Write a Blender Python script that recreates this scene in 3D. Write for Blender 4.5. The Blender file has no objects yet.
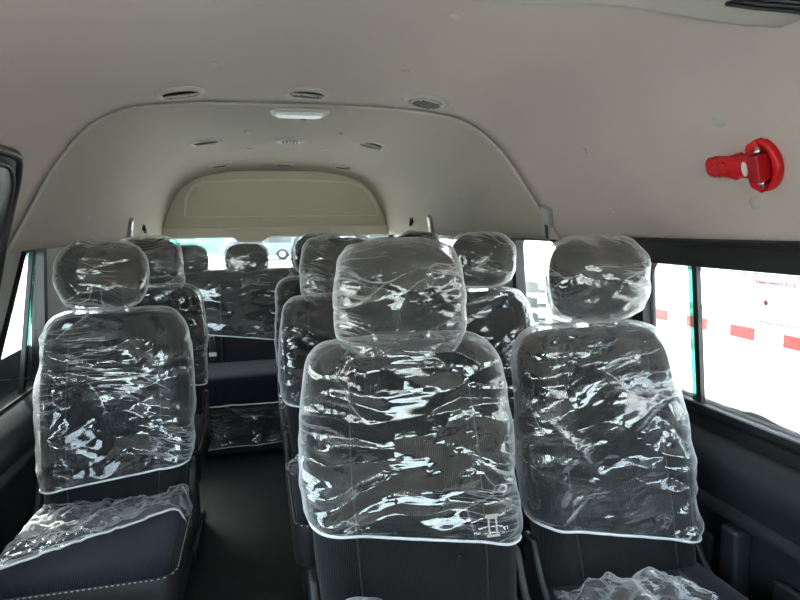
import bpy, bmesh, math, random
import numpy as np
from mathutils import Vector, Matrix, noise
S = bpy.context.scene
COL = S.collection
F, VP, ROLL, ZC, XC = 600., (256., 228.), .015, 1.18, .165
GZ = -.65

# ------------------------------------------------------------------ camera
def nrm(v): return Vector(v).normalized()
cy = nrm((VP[0]-400, 300-VP[1], -F))
cz = nrm(Vector((1, ROLL, 0)).cross(cy)); cx = cy.cross(cz)
cam = bpy.data.cameras.new('camera'); camo = bpy.data.objects.new('camera', cam); COL.objects.link(camo)
camo.matrix_world = Matrix.Translation((0, 0, ZC)) @ Matrix((cx, cy, cz)).to_4x4()
cam.sensor_width = 36; cam.lens = F*36/800; cam.clip_start = .02; cam.clip_end = 300
S.camera = camo
S.view_settings.view_transform = 'Standard'; S.view_settings.look = 'None'
S.view_settings.gamma = 1; S.view_settings.exposure = 0.0
S.view_settings.use_curve_mapping = False
S.cycles.transparent_max_bounces = 40; S.cycles.max_bounces = 10; S.cycles.diffuse_bounces = 5
S.cycles.glossy_bounces = 4; S.cycles.transmission_bounces = 8
S.cycles.sample_clamp_indirect = 6; S.cycles.use_denoising = True
S.cycles.caustics_reflective = False; S.cycles.caustics_refractive = False

# ------------------------------------------------------------------ materials
class NT:
    def __init__(s, name):
        s.m = bpy.data.materials.new(name); s.m.use_nodes = True; s.t = s.m.node_tree; s.t.nodes.clear()
        s.out = s.n('ShaderNodeOutputMaterial')
    def n(s, typ, **kw):
        x = s.t.nodes.new(typ)
        for k, v in kw.items():
            if k.startswith('i_'):
                key = k[2:].replace('_', ' ')
                key = int(key) if key.isdigit() else key
                x.inputs[key].default_value = v
            else: setattr(x, k, v)
        return x
    def l(s, a, b): s.t.links.new(a, b)
    def math(s, op, a, b=None, c=None, clamp=False):
        x = s.n('ShaderNodeMath', operation=op, use_clamp=clamp)
        for i, v in enumerate((a, b, c)):
            if v is None: continue
            if isinstance(v, (int, float)): x.inputs[i].default_value = v
            else: s.l(v, x.inputs[i])
        return x.outputs[0]
def pbr(name, col, rough=.5, metal=0, nscale=0, namt=0, bump=0, spec=.5, emis=None, sheen=0, col2=None):
    T = NT(name); b = T.n('ShaderNodeBsdfPrincipled')
    b.inputs['Base Color'].default_value = (*col, 1); b.inputs['Roughness'].default_value = rough
    b.inputs['Metallic'].default_value = metal; b.inputs['Specular IOR Level'].default_value = spec
    if sheen: b.inputs['Sheen Weight'].default_value = sheen
    tc = T.n('ShaderNodeTexCoord')
    if nscale:
        no = T.n('ShaderNodeTexNoise', i_Scale=nscale, i_Detail=4.); T.l(tc.outputs['Object'], no.inputs['Vector'])
        if namt:
            mx = T.n('ShaderNodeMix', data_type='RGBA')
            c2 = col2 or tuple(min(1, c*(1+namt)) for c in col)
            mx.inputs['A'].default_value = (*[c*(1-namt) for c in col], 1); mx.inputs['B'].default_value = (*c2, 1)
            T.l(no.outputs['Fac'], mx.inputs['Factor']); T.l(mx.outputs['Result'], b.inputs['Base Color'])
        if bump:
            bp = T.n('ShaderNodeBump', i_Strength=bump, i_Distance=.002); T.l(no.outputs['Fac'], bp.inputs['Height'])
            T.l(bp.outputs['Normal'], b.inputs['Normal'])
    if emis: b.inputs['Emission Color'].default_value = (*emis[0], 1); b.inputs['Emission Strength'].default_value = emis[1]
    T.l(b.outputs[0], T.out.inputs[0]); return T.m
def fabric(name, col, axis, pitch=.0042, waves=True):
    T = NT(name); b = T.n('ShaderNodeBsdfPrincipled', i_Roughness=.9); b.inputs['Specular IOR Level'].default_value = .15
    b.inputs['Sheen Weight'].default_value = .12
    tc = T.n('ShaderNodeTexCoord'); sx = T.n('ShaderNodeSeparateXYZ'); T.l(tc.outputs['Object'], sx.inputs[0])
    s = T.math('SINE', T.math('MULTIPLY', sx.outputs[axis], 2*math.pi/pitch))
    r = T.math('MULTIPLY_ADD', s, .5, .5)
    zz = T.math('ADD', sx.outputs[2], sx.outputs[1])
    def quilt(sg):
        q = T.math('ADD', sx.outputs[0], T.math('MULTIPLY', zz, sg*.7)); q = T.math('ADD', q, T.math('MULTIPLY', T.math('SINE', T.math('MULTIPLY', zz, 30.)), .012))
        return T.math('LESS_THAN', T.math('ABSOLUTE', T.math('SINE', T.math('MULTIPLY', q, 30.))), .045)
    ln = T.math('MAXIMUM', quilt(1), quilt(-1))
    f = T.math('SUBTRACT', r, T.math('MULTIPLY', ln, .35), clamp=True) if waves else r
    mx = T.n('ShaderNodeMix', data_type='RGBA')
    mx.inputs['A'].default_value = (*[c*.45 for c in col], 1); mx.inputs['B'].default_value = (*[c*1.5 for c in col], 1)
    T.l(f, mx.inputs['Factor']); T.l(mx.outputs['Result'], b.inputs['Base Color'])
    bp = T.n('ShaderNodeBump', i_Strength=.35, i_Distance=.001); T.l(f, bp.inputs['Height']); T.l(bp.outputs['Normal'], b.inputs['Normal'])
    T.l(b.outputs[0], T.out.inputs[0]); return T.m
def film(name, tint=(.96, .965, .97), haze=.03, edge=1.0, crease=.28, gloss=1.0, scale=6.5, rough=.07, k=.55):
    """clear crumpled polythene: flat facets (cells of random tilt), whitened creases, milky at grazing angles"""
    T = NT(name); tc = T.n('ShaderNodeTexCoord'); oi = T.n('ShaderNodeObjectInfo'); geo = T.n('ShaderNodeNewGeometry')
    mp = T.n('ShaderNodeMapping'); mp.inputs['Scale'].default_value = (1, 1, 1)
    T.l(tc.outputs['Object'], mp.inputs['Vector'])
    off = T.n('ShaderNodeVectorMath', operation='SCALE'); off.inputs[0].default_value = (17, 9, 5); T.l(oi.outputs['Random'], off.inputs['Scale'])
    ad = T.n('ShaderNodeVectorMath', operation='ADD'); T.l(mp.outputs[0], ad.inputs[0]); T.l(off.outputs[0], ad.inputs[1])
    wn = T.n('ShaderNodeTexNoise', i_Scale=5., i_Detail=1.); T.l(ad.outputs[0], wn.inputs['Vector'])
    ws = T.n('ShaderNodeVectorMath', operation='MULTIPLY_ADD'); T.l(wn.outputs['Color'], ws.inputs[0]); ws.inputs[1].default_value = (.10, .10, .12); T.l(ad.outputs[0], ws.inputs[2])
    # stretch: folds run diagonally / across
    st = T.n('ShaderNodeMapping'); st.inputs['Rotation'].default_value = (0, .5, .2); st.inputs['Scale'].default_value = (.55, 1., 1.5)
    T.l(ws.outputs[0], st.inputs['Vector'])
    def vor(sc, feat='F1'):
        v = T.n('ShaderNodeTexVoronoi', feature=feat); v.inputs['Scale'].default_value = sc; T.l(st.outputs[0], v.inputs['Vector']); return v
    v1, v2 = vor(scale), vor(scale*2.9)
    def cent(v, a):
        s = T.n('ShaderNodeVectorMath', operation='SUBTRACT'); T.l(v.outputs['Color'], s.inputs[0]); s.inputs[1].default_value = (.5, .5, .5)
        q = T.n('ShaderNodeVectorMath', operation='SCALE'); T.l(s.outputs[0], q.inputs[0]); q.inputs['Scale'].default_value = a; return q.outputs[0]
    a1 = T.n('ShaderNodeVectorMath', operation='ADD'); T.l(cent(v1, k), a1.inputs[0]); T.l(cent(v2, k*.6), a1.inputs[1])
    a2 = T.n('ShaderNodeVectorMath', operation='ADD'); T.l(a1.outputs[0], a2.inputs[0]); T.l(geo.outputs['Normal'], a2.inputs[1])
    nn = T.n('ShaderNodeVectorMath', operation='NORMALIZE'); T.l(a2.outputs[0], nn.inputs[0])
    def streak(ang, sc):
        m = T.n('ShaderNodeMapping'); m.inputs['Rotation'].default_value = (.2, ang, .1); m.inputs['Scale'].default_value = (2.2, 6., sc); T.l(ws.outputs[0], m.inputs['Vector'])
        q = T.n('ShaderNodeTexNoise', i_Scale=1., i_Detail=2.); T.l(m.outputs[0], q.inputs['Vector']); return q.outputs['Fac']
    s1, s2 = streak(.35, 34.), streak(-.85, 40.)
    bp = T.n('ShaderNodeBump', i_Strength=.35, i_Distance=.006); T.l(T.math('ADD', s1, s2), bp.inputs['Height']); T.l(nn.outputs[0], bp.inputs['Normal'])
    ln = lambda q: T.math('SUBTRACT', 1., T.math('MULTIPLY', T.math('ABSOLUTE', T.math('SUBTRACT', q, .5)), 28.), clamp=True)
    stk = T.math('ADD', ln(s1), ln(s2), clamp=True)  # thin fold highlights, put into the haze as white lines
    e1 = vor(scale, 'DISTANCE_TO_EDGE')
    cr = T.math('SUBTRACT', 1., T.math('MULTIPLY', e1.outputs['Distance'], 40.), clamp=True)
    cn = T.n('ShaderNodeTexNoise', i_Scale=5.); T.l(ad.outputs[0], cn.inputs['Vector'])
    crm = T.math('MULTIPLY', T.math('POWER', cr, 2.), T.math('MULTIPLY', T.math('SUBTRACT', cn.outputs['Fac'], .42, clamp=True), 5., clamp=True))
    lw = T.n('ShaderNodeLayerWeight', i_Blend=.5)                     # geometric facing
    fac = T.math('POWER', lw.outputs['Facing'], 2.1)
    hz = T.math('ADD', T.math('MULTIPLY_ADD', fac, edge, haze), T.math('MULTIPLY', T.math('ADD', crm, T.math('MULTIPLY', stk, T.math('MULTIPLY', T.math('SUBTRACT', cn.outputs['Fac'], .45, clamp=True), 5., clamp=True)), clamp=True), crease), clamp=True)
    lf = T.n('ShaderNodeLayerWeight', i_Blend=.5); T.l(bp.outputs[0], lf.inputs['Normal'])
    gf = T.math('MULTIPLY', T.math('MULTIPLY_ADD', T.math('POWER', lf.outputs['Facing'], 4.), .9, .09), gloss, clamp=True)
    tr = T.n('ShaderNodeBsdfTransparent'); tr.inputs['Color'].default_value = (*tint, 1)
    gl = T.n('ShaderNodeBsdfGlossy', i_Roughness=rough); gl.inputs['Color'].default_value = (1, 1, 1, 1); T.l(bp.outputs[0], gl.inputs['Normal'])
    m1 = T.n('ShaderNodeMixShader'); T.l(gf, m1.inputs[0]); T.l(tr.outputs[0], m1.inputs[1]); T.l(gl.outputs[0], m1.inputs[2])
    df = T.n('ShaderNodeBsdfDiffuse'); df.inputs['Color'].default_value = (.93, .935, .95, 1); T.l(bp.outputs[0], df.inputs['Normal'])
    tl = T.n('ShaderNodeBsdfTranslucent'); tl.inputs['Color'].default_value = (.92, .94, .96, 1)
    m2 = T.n('ShaderNodeMixShader', i_0=.5); T.l(df.outputs[0], m2.inputs[1]); T.l(tl.outputs[0], m2.inputs[2])
    m3 = T.n('ShaderNodeMixShader'); T.l(hz, m3.inputs[0]); T.l(m1.outputs[0], m3.inputs[1]); T.l(m2.outputs[0], m3.inputs[2])
    T.l(m3.outputs[0], T.out.inputs[0]); return T.m
def glassm(name, tint=(.9, .95, .93), refl=1.):
    T = NT(name); tr = T.n('ShaderNodeBsdfTransparent'); tr.inputs['Color'].default_value = (*tint, 1)
    gl = T.n('ShaderNodeBsdfGlossy', i_Roughness=.01); lw = T.n('ShaderNodeLayerWeight', i_Blend=.5)
    f = T.math('MULTIPLY_ADD', T.math('POWER', lw.outputs['Facing'], 5.), .9*refl, .04*refl, clamp=True)
    m = T.n('ShaderNodeMixShader'); T.l(f, m.inputs[0]); T.l(tr.outputs[0], m.inputs[1]); T.l(gl.outputs[0], m.inputs[2])
    T.l(m.outputs[0], T.out.inputs[0]); return T.m

M = dict(
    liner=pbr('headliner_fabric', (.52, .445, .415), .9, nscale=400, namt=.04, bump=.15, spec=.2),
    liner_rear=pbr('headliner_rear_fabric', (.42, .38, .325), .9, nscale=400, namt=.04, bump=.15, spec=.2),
    pillar=pbr('pillar_plastic', (.40, .39, .375), .55, nscale=300, bump=.1),
    panel=pbr('rear_panel', (.60, .55, .44), .7, nscale=300, bump=.1),
    panel_lip=pbr('rear_panel_lip', (.74, .69, .57), .6, nscale=300, bump=.1),
    dark=pbr('dark_plastic', (.018, .018, .021), .42, nscale=350, namt=.1, bump=.25),
    darker=pbr('darker_plastic', (.014, .014, .016), .5, nscale=350, bump=.2),
    black=pbr('black_rubber', (.008, .008, .009), .45, nscale=200, bump=.1),
    sidewall=pbr('door_trim_plastic', (.018, .020, .024), .45, nscale=350, namt=.08, bump=.2),
    fab=fabric('ribbed_seat_fabric', (.013, .0125, .0135), 0),
    fabh=fabric('headrest_fabric', (.015, .0135, .0135), 0, .003, False),
    fabc=fabric('cushion_fabric', (.013, .014, .021), 0, .0055),
    leather=pbr('seat_side_leatherette', (.020, .018, .018), .5, nscale=160, namt=.15, bump=.3),
    stitch=pbr('stitching_thread', (.6, .58, .56), .8, nscale=100, namt=.1),
    chrome=pbr('chrome', (.8, .8, .82), .12, 1, nscale=20, namt=.02),
    hem=pbr('film_hem', (.82, .85, .88), .4, nscale=60, namt=.08, bump=.3),
    floor=pbr('vinyl_floor', (.009, .010, .011), .42, nscale=60, namt=.25, bump=.25),
    red=pbr('red_plastic', (.62, .008, .012), .35, nscale=80, namt=.06, bump=.05),
    redd=pbr('dark_red_plastic', (.40, .004, .008), .4, nscale=80, namt=.06),
    steel=pbr('steel_tip', (.7, .7, .7), .25, 1, nscale=40, namt=.05),
    sticker=pbr('white_sticker', (.8, .78, .78), .5, nscale=50, namt=.03),
    ventring=pbr('vent_ring', (.46, .43, .39), .5, nscale=200, bump=.05),
    ventdark=pbr('vent_slot', (.05, .05, .05), .6, nscale=100, namt=.1),
    lens=pbr('lamp_lens', (.75, .77, .80), .18, nscale=40, namt=.03, spec=.8),
    film=film('clear_film'), filmloose=film('loose_film', haze=.07, edge=.7, crease=.3, scale=14., k=.8),
    filmheadloose=film('headrest_loose_film', haze=.07, edge=.9, crease=.3, scale=7., k=.4),
    filmhead=film('headrest_film', haze=.045, edge=.9, crease=.3, scale=7., k=.4),
    glass=glassm('window_glass'), glassg=glassm('green_glass_edge', (.25, .55, .48)),
    pink=pbr('pink_print', (.90, .25, .55), .6, nscale=30, namt=.03),
    greyprint=pbr('grey_print', (.12, .12, .13), .6, nscale=30, namt=.03),
    white=pbr('white_paint', (.82, .83, .84), .35, nscale=3, namt=.03),
    tan=pbr('tan_stripe', (.45, .40, .34), .5, nscale=5, namt=.05),
    redtape=pbr('red_reflector', (.75, .03, .03), .35, nscale=60, namt=.1),
    silver=pbr('grey_trim', (.30, .31, .32), .4, nscale=10, namt=.05),
    concrete=pbr('concrete', (.50, .49, .46), .9, nscale=1.2, namt=.12, bump=.2),
    carglass=pbr('car_glass', (.02, .035, .04), .06, nscale=3, namt=.2),
    tyre=pbr('tyre', (.02, .02, .02), .8, nscale=50, namt=.2),
    greypl=pbr('grey_pallet', (.36, .36, .37), .7, nscale=10, namt=.1),
    green=pbr('green_hoarding', (.13, .5, .38), .6, nscale=4, namt=.1),
    teal=pbr('teal_paint', (.10, .48, .45), .4, nscale=4, namt=.1),
    carpaint=pbr('dark_car_paint', (.10, .12, .15), .25, nscale=3, namt=.1),
)
def fritmat():
    T = NT('dotted_frit'); tc = T.n('ShaderNodeTexCoord'); sx = T.n('ShaderNodeSeparateXYZ'); T.l(tc.outputs['Object'], sx.inputs[0])
    def cell(o): return T.math('SUBTRACT', T.math('FRACT', T.math('MULTIPLY', o, 1/.0042)), .5)
    y, z = cell(sx.outputs[1]), cell(sx.outputs[2])
    r = T.math('SQRT', T.math('ADD', T.math('MULTIPLY', y, y), T.math('MULTIPLY', z, z)))
    d = T.math('LESS_THAN', r, .40)
    tr = T.n('ShaderNodeBsdfTransparent'); b = T.n('ShaderNodeBsdfPrincipled', i_Roughness=.5); b.inputs['Base Color'].default_value = (.01, .01, .01, 1)
    m = T.n('ShaderNodeMixShader'); T.l(d, m.inputs[0]); T.l(tr.outputs[0], m.inputs[1]); T.l(b.outputs[0], m.inputs[2]); T.l(m.outputs[0], T.out.inputs[0])
    return T.m
M['frit'] = fritmat()

# ------------------------------------------------------------------ object helpers
def setp(o, label=None, cat=None, group=None, kind=None):
    if label: o['label'] = label
    if cat: o['category'] = cat
    if group: o['group'] = group
    if kind: o['kind'] = kind
    return o
def empty(name, loc, label, cat, group=None, rz=0):
    o = bpy.data.objects.new(name, None); COL.objects.link(o); o.location = loc; o.rotation_euler.z = rz
    o.empty_display_size = .05
    return setp(o, label, cat, group)
def mesh(name, verts, faces, mat, parent=None, smooth=True):
    me = bpy.data.meshes.new(name); me.from_pydata([tuple(v) for v in verts], [], faces); me.validate()
    for p in me.polygons: p.use_smooth = smooth
    if mat: me.materials.append(mat if not isinstance(mat, str) else M[mat])
    o = bpy.data.objects.new(name, me); COL.objects.link(o)
    if parent: o.parent = parent
    return o
def frombm(name, bm, mat, parent=None, smooth=False):
    bmesh.ops.recalc_face_normals(bm, faces=bm.faces)
    me = bpy.data.meshes.new(name); bm.to_mesh(me); bm.free()
    for p in me.polygons: p.use_smooth = smooth
    me.materials.append(M[mat] if isinstance(mat, str) else mat)
    o = bpy.data.objects.new(name, me); COL.objects.link(o)
    if parent: o.parent = parent
    return o
def bevel(o, w=.004, seg=2, ang=.6):
    m = o.modifiers.new('bevel', 'BEVEL'); m.width = w; m.segments = seg; m.limit_method = 'ANGLE'; m.angle_limit = ang
    for p in o.data.polygons: p.use_smooth = True
    w2 = o.modifiers.new('wn', 'WEIGHTED_NORMAL'); w2.keep_sharp = False
    return o
def solid(o, t, off=0):
    m = o.modifiers.new('solid', 'SOLIDIFY'); m.thickness = t; m.offset = off; return o
def addbox(bm, c, s, mat=None):
    r = bmesh.ops.create_cube(bm, size=1)
    bmesh.ops.transform(bm, matrix=Matrix.Translation(c) @ (mat or Matrix()) @ Matrix.Diagonal((*s, 1)), verts=r['verts']); return r['verts']
def box(name, c, s, mat, parent=None, bev=.004, rot=None):
    bm = bmesh.new(); addbox(bm, c, s, rot); o = frombm(name, bm, mat, parent)
    if bev: bevel(o, bev)
    return o
def tube(name, pts, r, mat, parent=None, n=8, closed=False):
    pts = [Vector(p) for p in pts]; V = []; Fc = []; L = len(pts)
    rr = r if isinstance(r, (list, tuple)) else [r]*L
    prev = None
    for i, p in enumerate(pts):
        a = pts[(i-1) % L] if (closed or i) else p; b = pts[(i+1) % L] if (closed or i < L-1) else p
        d = (b-a).normalized()
        if prev is None:
            u = d.orthogonal().normalized()
        else:
            u = (prev - d*prev.dot(d)).normalized()
        prev = u; w = d.cross(u)
        for k in range(n):
            t = 2*math.pi*k/n; V.append(p + rr[i]*(u*math.cos(t)+w*math.sin(t)))
    for i in range(L if closed else L-1):
        for k in range(n):
            j = (i+1) % L; Fc.append((i*n+k, i*n+(k+1) % n, j*n+(k+1) % n, j*n+k))
    if not closed: Fc += [tuple(range(n))[::-1], tuple((L-1)*n+k for k in range(n))]
    return mesh(name, V, Fc, mat, parent)
def gridfaces(nu, nv, closed_u=False):
    return [(j*nu+i, j*nu+(i+1) % nu, (j+1)*nu+(i+1) % nu, (j+1)*nu+i) for j in range(nv-1) for i in range(nu if closed_u else nu-1)]
def loft(name, rings, mat, parent=None, cap=True):
    nu = len(rings[0]); V = [p for r in rings for p in r]; Fc = gridfaces(nu, len(rings), True)
    if cap: Fc += [tuple(range(nu))[::-1], tuple((len(rings)-1)*nu+k for k in range(nu))]
    return mesh(name, V, Fc, mat, parent)

# ------------------------------------------------------------------ van shell
PROF = [(.84, 0), (.84, .10), (.862, .45), (.87, .72), (.84, 1.15), (.815, 1.24), (.78, 1.34), (.72, 1.45), (.64, 1.53), (.5, 1.59), (.3, 1.62), (0, 1.63)]
def hw(z): return float(np.interp(z, [p[1] for p in PROF], [p[0] for p in PROF]))
def W(s, y, z, inset=0): return Vector((XC + s*(hw(z)-inset), y, z))
Y0, Y1 = -1.2, 4.45
# smooth roof profile points (upper part)
up = [(.842, 1.125)] + PROF[4:]
def smooth_prof(P, n):
    P = np.array(P); d = np.r_[0, np.cumsum(np.hypot(*np.diff(P, axis=0).T))]; t = np.linspace(0, d[-1], n)
    x, z = np.interp(t, d, P[:, 0]), np.interp(t, d, P[:, 1])
    for _ in range(4):
        x[1:-1] = .25*x[:-2]+.5*x[1:-1]+.25*x[2:]; z[1:-1] = .25*z[:-2]+.5*z[1:-1]+.25*z[2:]
    return list(zip(x, z))
RP = smooth_prof(up, 34)
full = [(XC-x, z) for x, z in RP] + [(XC+x, z) for x, z in RP[-2::-1]]
NP = len(full)
def nrm_in(i, d):     # inward offset of roof profile
    a = full[max(i-1, 0)]; b = full[min(i+1, NP-1)]; t = Vector((b[0]-a[0], b[1]-a[1])).normalized()
    return full[i][0] + d*t.y, full[i][1] - d*t.x
def ysm(i):
    z = full[i][1]; return float(np.interp(z, [1.1, 1.2, 1.3, 1.42, 1.52, 1.57, 1.61, 1.63], [1.84, 1.95, 2.02, 2.08, 2.1, 2.13, 2.22, 2.29]))
ny = 40
V = []; 
for j in range(ny):
    for i in range(NP):
        y = Y0 + (ysm(i)+.01-Y0)*j/(ny-1); V.append((full[i][0], y, full[i][1]))
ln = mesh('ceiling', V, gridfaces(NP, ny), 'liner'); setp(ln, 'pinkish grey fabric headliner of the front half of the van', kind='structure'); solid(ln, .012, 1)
V = []; rows = []
for j in range(ny+3):
    for i in range(NP):
        if j < 3: y = ysm(i)+(-.006, .0, .012)[j]; d = (0, .009, .012)[j]
        else: y = ysm(i)+.012 + (Y1+.02-ysm(i)-.012)*(j-2)/ny; d = .012
        # rear end turns gently down
        t = max(0, (y-3.7)/.75); d += .035*t*t
        x, z = nrm_in(i, d); V.append((x, y, z))
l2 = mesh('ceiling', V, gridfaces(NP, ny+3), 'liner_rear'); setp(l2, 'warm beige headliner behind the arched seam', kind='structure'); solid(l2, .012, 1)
# make sure both liners' shells grow outwards (solidify away from cabin)
for o in (ln, l2): o.modifiers['solid'].offset = -1 if o.data.polygons[len(o.data.polygons)//2].normal.z < 0 else 1
tr = tube('trim_1', [Vector((nrm_in(i, .006)[0], ysm(i)-.004, nrm_in(i, .006)[1])) for i in range(NP)], .0045, 'ventring'); setp(tr, kind='structure')

fl = box('floor', (XC, (Y0+Y1)/2, -.03), (1.74, Y1-Y0+.1, .06), 'floor', bev=0); setp(fl, 'black vinyl floor of the aisle', kind='structure')

def patch(side, quad, nz=14, nyy=2, inset=0):   # quad: y_front(z) , y_back(z) by z0..z1
    (z0, ya0, yb0), (z1, ya1, yb1) = quad; V = []
    for j in range(nz):
        t = j/(nz-1); z = z0+(z1-z0)*t
        for i in range(nyy):
            s = i/(nyy-1); V.append(W(side, ya0+(ya1-ya0)*t + s*((yb0+(yb1-yb0)*t)-(ya0+(ya1-ya0)*t)), z, inset))
    return V, gridfaces(nyy, nz)
def patches(name, side, quads, mat, thick=.03, inset=0, label=None):
    V = []; Fc = []
    for q in quads:
        v, f = patch(side, q, inset=inset); b = len(V); V += v; Fc += [tuple(k+b for k in x) for x in f]
    bm = bmesh.new(); vs = [bm.verts.new(v) for v in V]
    for f in Fc: bm.faces.new([vs[k] for k in f])
    bm.normal_update()
    ext = bmesh.ops.extrude_face_region(bm, geom=list(bm.faces))
    bmesh.ops.translate(bm, vec=(side*thick, 0, 0), verts=[g for g in ext['geom'] if isinstance(g, bmesh.types.BMVert)])
    o = frombm(name, bm, mat); setp(o, label, kind='structure'); return o

# lower walls: profile with armrest ledge, groove, recessed panels
def lower_wall(side, y0, y1, name, label):
    prof = [(0.0, 0), (.0, .49), (.004, .50), (.026, .512), (.032, .522), (.030, .535), (.022, .545), (.03, .57), (.045, .60), (.052, .635), (.046, .662), (.02, .685), (.0, .695), (-.03, .70)]
    V = []; nyy = 3
    for dx, z in prof:
        for i in range(nyy): V.append(W(side, y0+(y1-y0)*i/(nyy-1), z, dx))
    for dx, z in ((-.05, .70), (-.05, 0)):
        for i in range(nyy): V.append(W(side, y0+(y1-y0)*i/(nyy-1), z, dx))
    Fc = gridfaces(nyy, len(prof)+2); n = len(prof)+2
    Fc += [tuple(k*nyy for k in range(n)), tuple(k*nyy+nyy-1 for k in range(n))[::-1]]
    o = mesh(name, V, Fc, 'sidewall'); setp(o, label, kind='structure')
    m = o.modifiers.new('es', 'EDGE_SPLIT'); m.split_angle = .7
    return o
lower_wall(1, Y0, Y1, 'wall_right', 'dark grey plastic lower side wall with armrest ledge')
lower_wall(-1, 1.60, Y1, 'wall_left', 'dark grey plastic lower side wall behind the sliding door')
lower_wall(-1, Y0, -.5, 'wall_left', 'dark grey plastic lower side wall at the front')
# ribs on the lower right wall
for k, yy in enumerate((-.1, .45, 1.05, 1.6, 2.4)):
    bm = bmesh.new()
    for (z, d) in ((.19, .0),):
        addbox(bm, (XC+hw(.25)-.010, yy, .26), (.045, .05, .50))
    o = frombm('trim_%d' % (2+k), bm, 'sidewall'); bevel(o, .01, 3); setp(o, kind='structure')
# recessed darker panels between ribs
for k, (a, b) in enumerate(((.55, .95), (1.12, 1.5))):
    o = box('trim_%d' % (8+k), (XC+hw(.2)-.001, (a+b)/2, .24), (.018, b-a, .42), 'darker', bev=.012); setp(o, kind='structure')

ZT, ZB = 1.135, .69
# pillars
patches('wall_right', 1, [((ZB, Y0, -1.1), (ZT, Y0, -.98)), ((ZB, -.62, -.55), (ZT, -.62, -.55)), ((ZB, 1.46, 1.56), (ZT, 1.46, 1.90)), ((ZB, 2.26, 2.5), (ZT, 2.26, 2.5)), ((ZB, 3.6, Y1), (ZT, 3.6, Y1))], 'pillar', label='light grey window pillars along the wall')
patches('wall_left', -1, [((ZB, Y0, -1.1), (ZT, Y0, -.98)), ((ZB, -.62, -.5), (ZT, -.62, -.5)), ((ZB, 1.60, 1.68), (ZT, 1.80, 2.0)), ((ZB, 2.17, 2.45), (ZT, 2.17, 2.45)), ((ZB, 3.6, Y1), (ZT, 3.6, Y1))], 'pillar', label='light grey window pillars behind the sliding door')

def inner_round(poly, r, n=5):
    out = []; L = len(poly)
    for i in range(L):
        p, a, b = Vector(poly[i]), Vector(poly[i-1]), Vector(poly[(i+1) % L])
        da, db = (a-p).normalized(), (b-p).normalized()
        for k in range(n+1):
            t = k/n; out.append(p + da*r*(1-t)**2 + db*r*t**2)
    return out
def outer_square(poly, n=5):
    return [Vector(p) for p in poly for _ in range(n+1)]
def ringmesh(name, side, outer, inner, mat, parent, thick=.03, inset=0.0, bev=0):
    n = len(outer); V = []
    for dx in (inset, inset-thick):
        for P in (outer, inner):
            V += [W(side, p[0], p[1], dx) for p in P]
    Fc = []
    for i in range(n):
        j = (i+1) % n
        Fc += [(i, j, n+j, n+i), (2*n+i, 3*n+i, 3*n+j, 2*n+j), (n+i, n+j, 3*n+j, 3*n+i), (i, 2*n+i, 2*n+j, j)]
    bm = bmesh.new(); vs = [bm.verts.new(v) for v in V]
    for f in Fc:
        try: bm.faces.new([vs[k] for k in f])
        except Exception: pass
    bmesh.ops.dissolve_degenerate(bm, dist=1e-5, edges=bm.edges)
    return frombm(name, bm, mat, parent)
def panemesh(name, side, poly, mat, parent, inset=-.02):
    V = [W(side, p[0], p[1], inset) for p in poly]; V2 = [W(side, p[0], p[1], inset-.004) for p in poly]; n = len(poly)
    Fc = [tuple(range(n)), tuple(range(n, 2*n))[::-1]] + [(i, n+i, n+(i+1) % n, (i+1) % n) for i in range(n)]
    bm = bmesh.new(); vs = [bm.verts.new(v) for v in V+V2]
    for f in Fc: bm.faces.new([vs[k] for k in f])
    bmesh.ops.triangulate(bm, faces=[f for f in bm.faces if len(f.verts) > 4])
    return frombm(name, bm, mat, parent)
def shrink(poly, dy0, dy1, dz0, dz1):
    return poly
def window(idx, side, outer, inner, label, r=.035, divs=(), frit=True, fr=.0, mat='black'):
    n = 5
    w = ringmesh('window_%d' % idx, side, outer_square(outer, n), inner_round(inner, r, n), mat, None, .04, .012)
    setp(w, label, kind='structure')
    gp = inner_round([(p[0]+(q[0]-p[0])*.0, p[1]) for p, q in zip(inner, outer)], r, n)
    panemesh('pane', side, gp, 'glass', w, -.012)
    if frit:
        c = (sum(p[0] for p in inner)/len(inner), sum(p[1] for p in inner)/len(inner))
        sh = [(p[0]+math.copysign(.014, c[0]-p[0]), p[1]+math.copysign(.012, c[1]-p[1])) for p in inner]
        f = ringmesh('dotted_border', side, inner_round(inner, r, n), inner_round(sh, r*.8, n), 'frit', w, .001, -.010)
    for (ya, yb, wd, m) in divs:       # ya at top, yb at bottom
        zt, zb = max(p[1] for p in inner), min(p[1] for p in inner)
        V = []; 
        for dx in (.004, -.008):
            for z, y in ((zb, yb), (zt, ya)):
                V += [W(side, y-wd/2, z, dx), W(side, y+wd/2, z, dx)]
        d = mesh('window_divider', V, [(0, 1, 3, 2), (4, 6, 7, 5), (0, 2, 6, 4), (1, 5, 7, 3), (2, 3, 7, 6), (0, 4, 5, 1)], m, w, False)
    return w
q4 = lambda a0, a1, b0, b1, z0, z1: [(a0, z0), (b0, z0), (b1, z1), (a1, z1)]
w1 = window(1, 1, q4(-.55, -.55, 1.46, 1.46, ZB, ZT), q4(-.50, -.50, 1.41, 1.41, .745, 1.075), 'big black framed sliding side window beside the front seats', divs=[(1.222, 1.212, .016, 'black'), (1.238, 1.228, .010, 'glassg'), (.1, .1, .03, 'black')])
w2 = window(2, 1, q4(1.56, 1.90, 2.26, 2.26, ZB, ZT), q4(1.60, 1.90, 2.225, 2.225, .74, 1.118), 'small slanted side window behind the second pillar', r=.03, frit=False)
w3 = window(3, 1, q4(2.5, 2.5, 3.6, 3.6, ZB, ZT), q4(2.54, 2.54, 3.56, 3.56, .74, 1.105), 'rear side window', frit=False)
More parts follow.
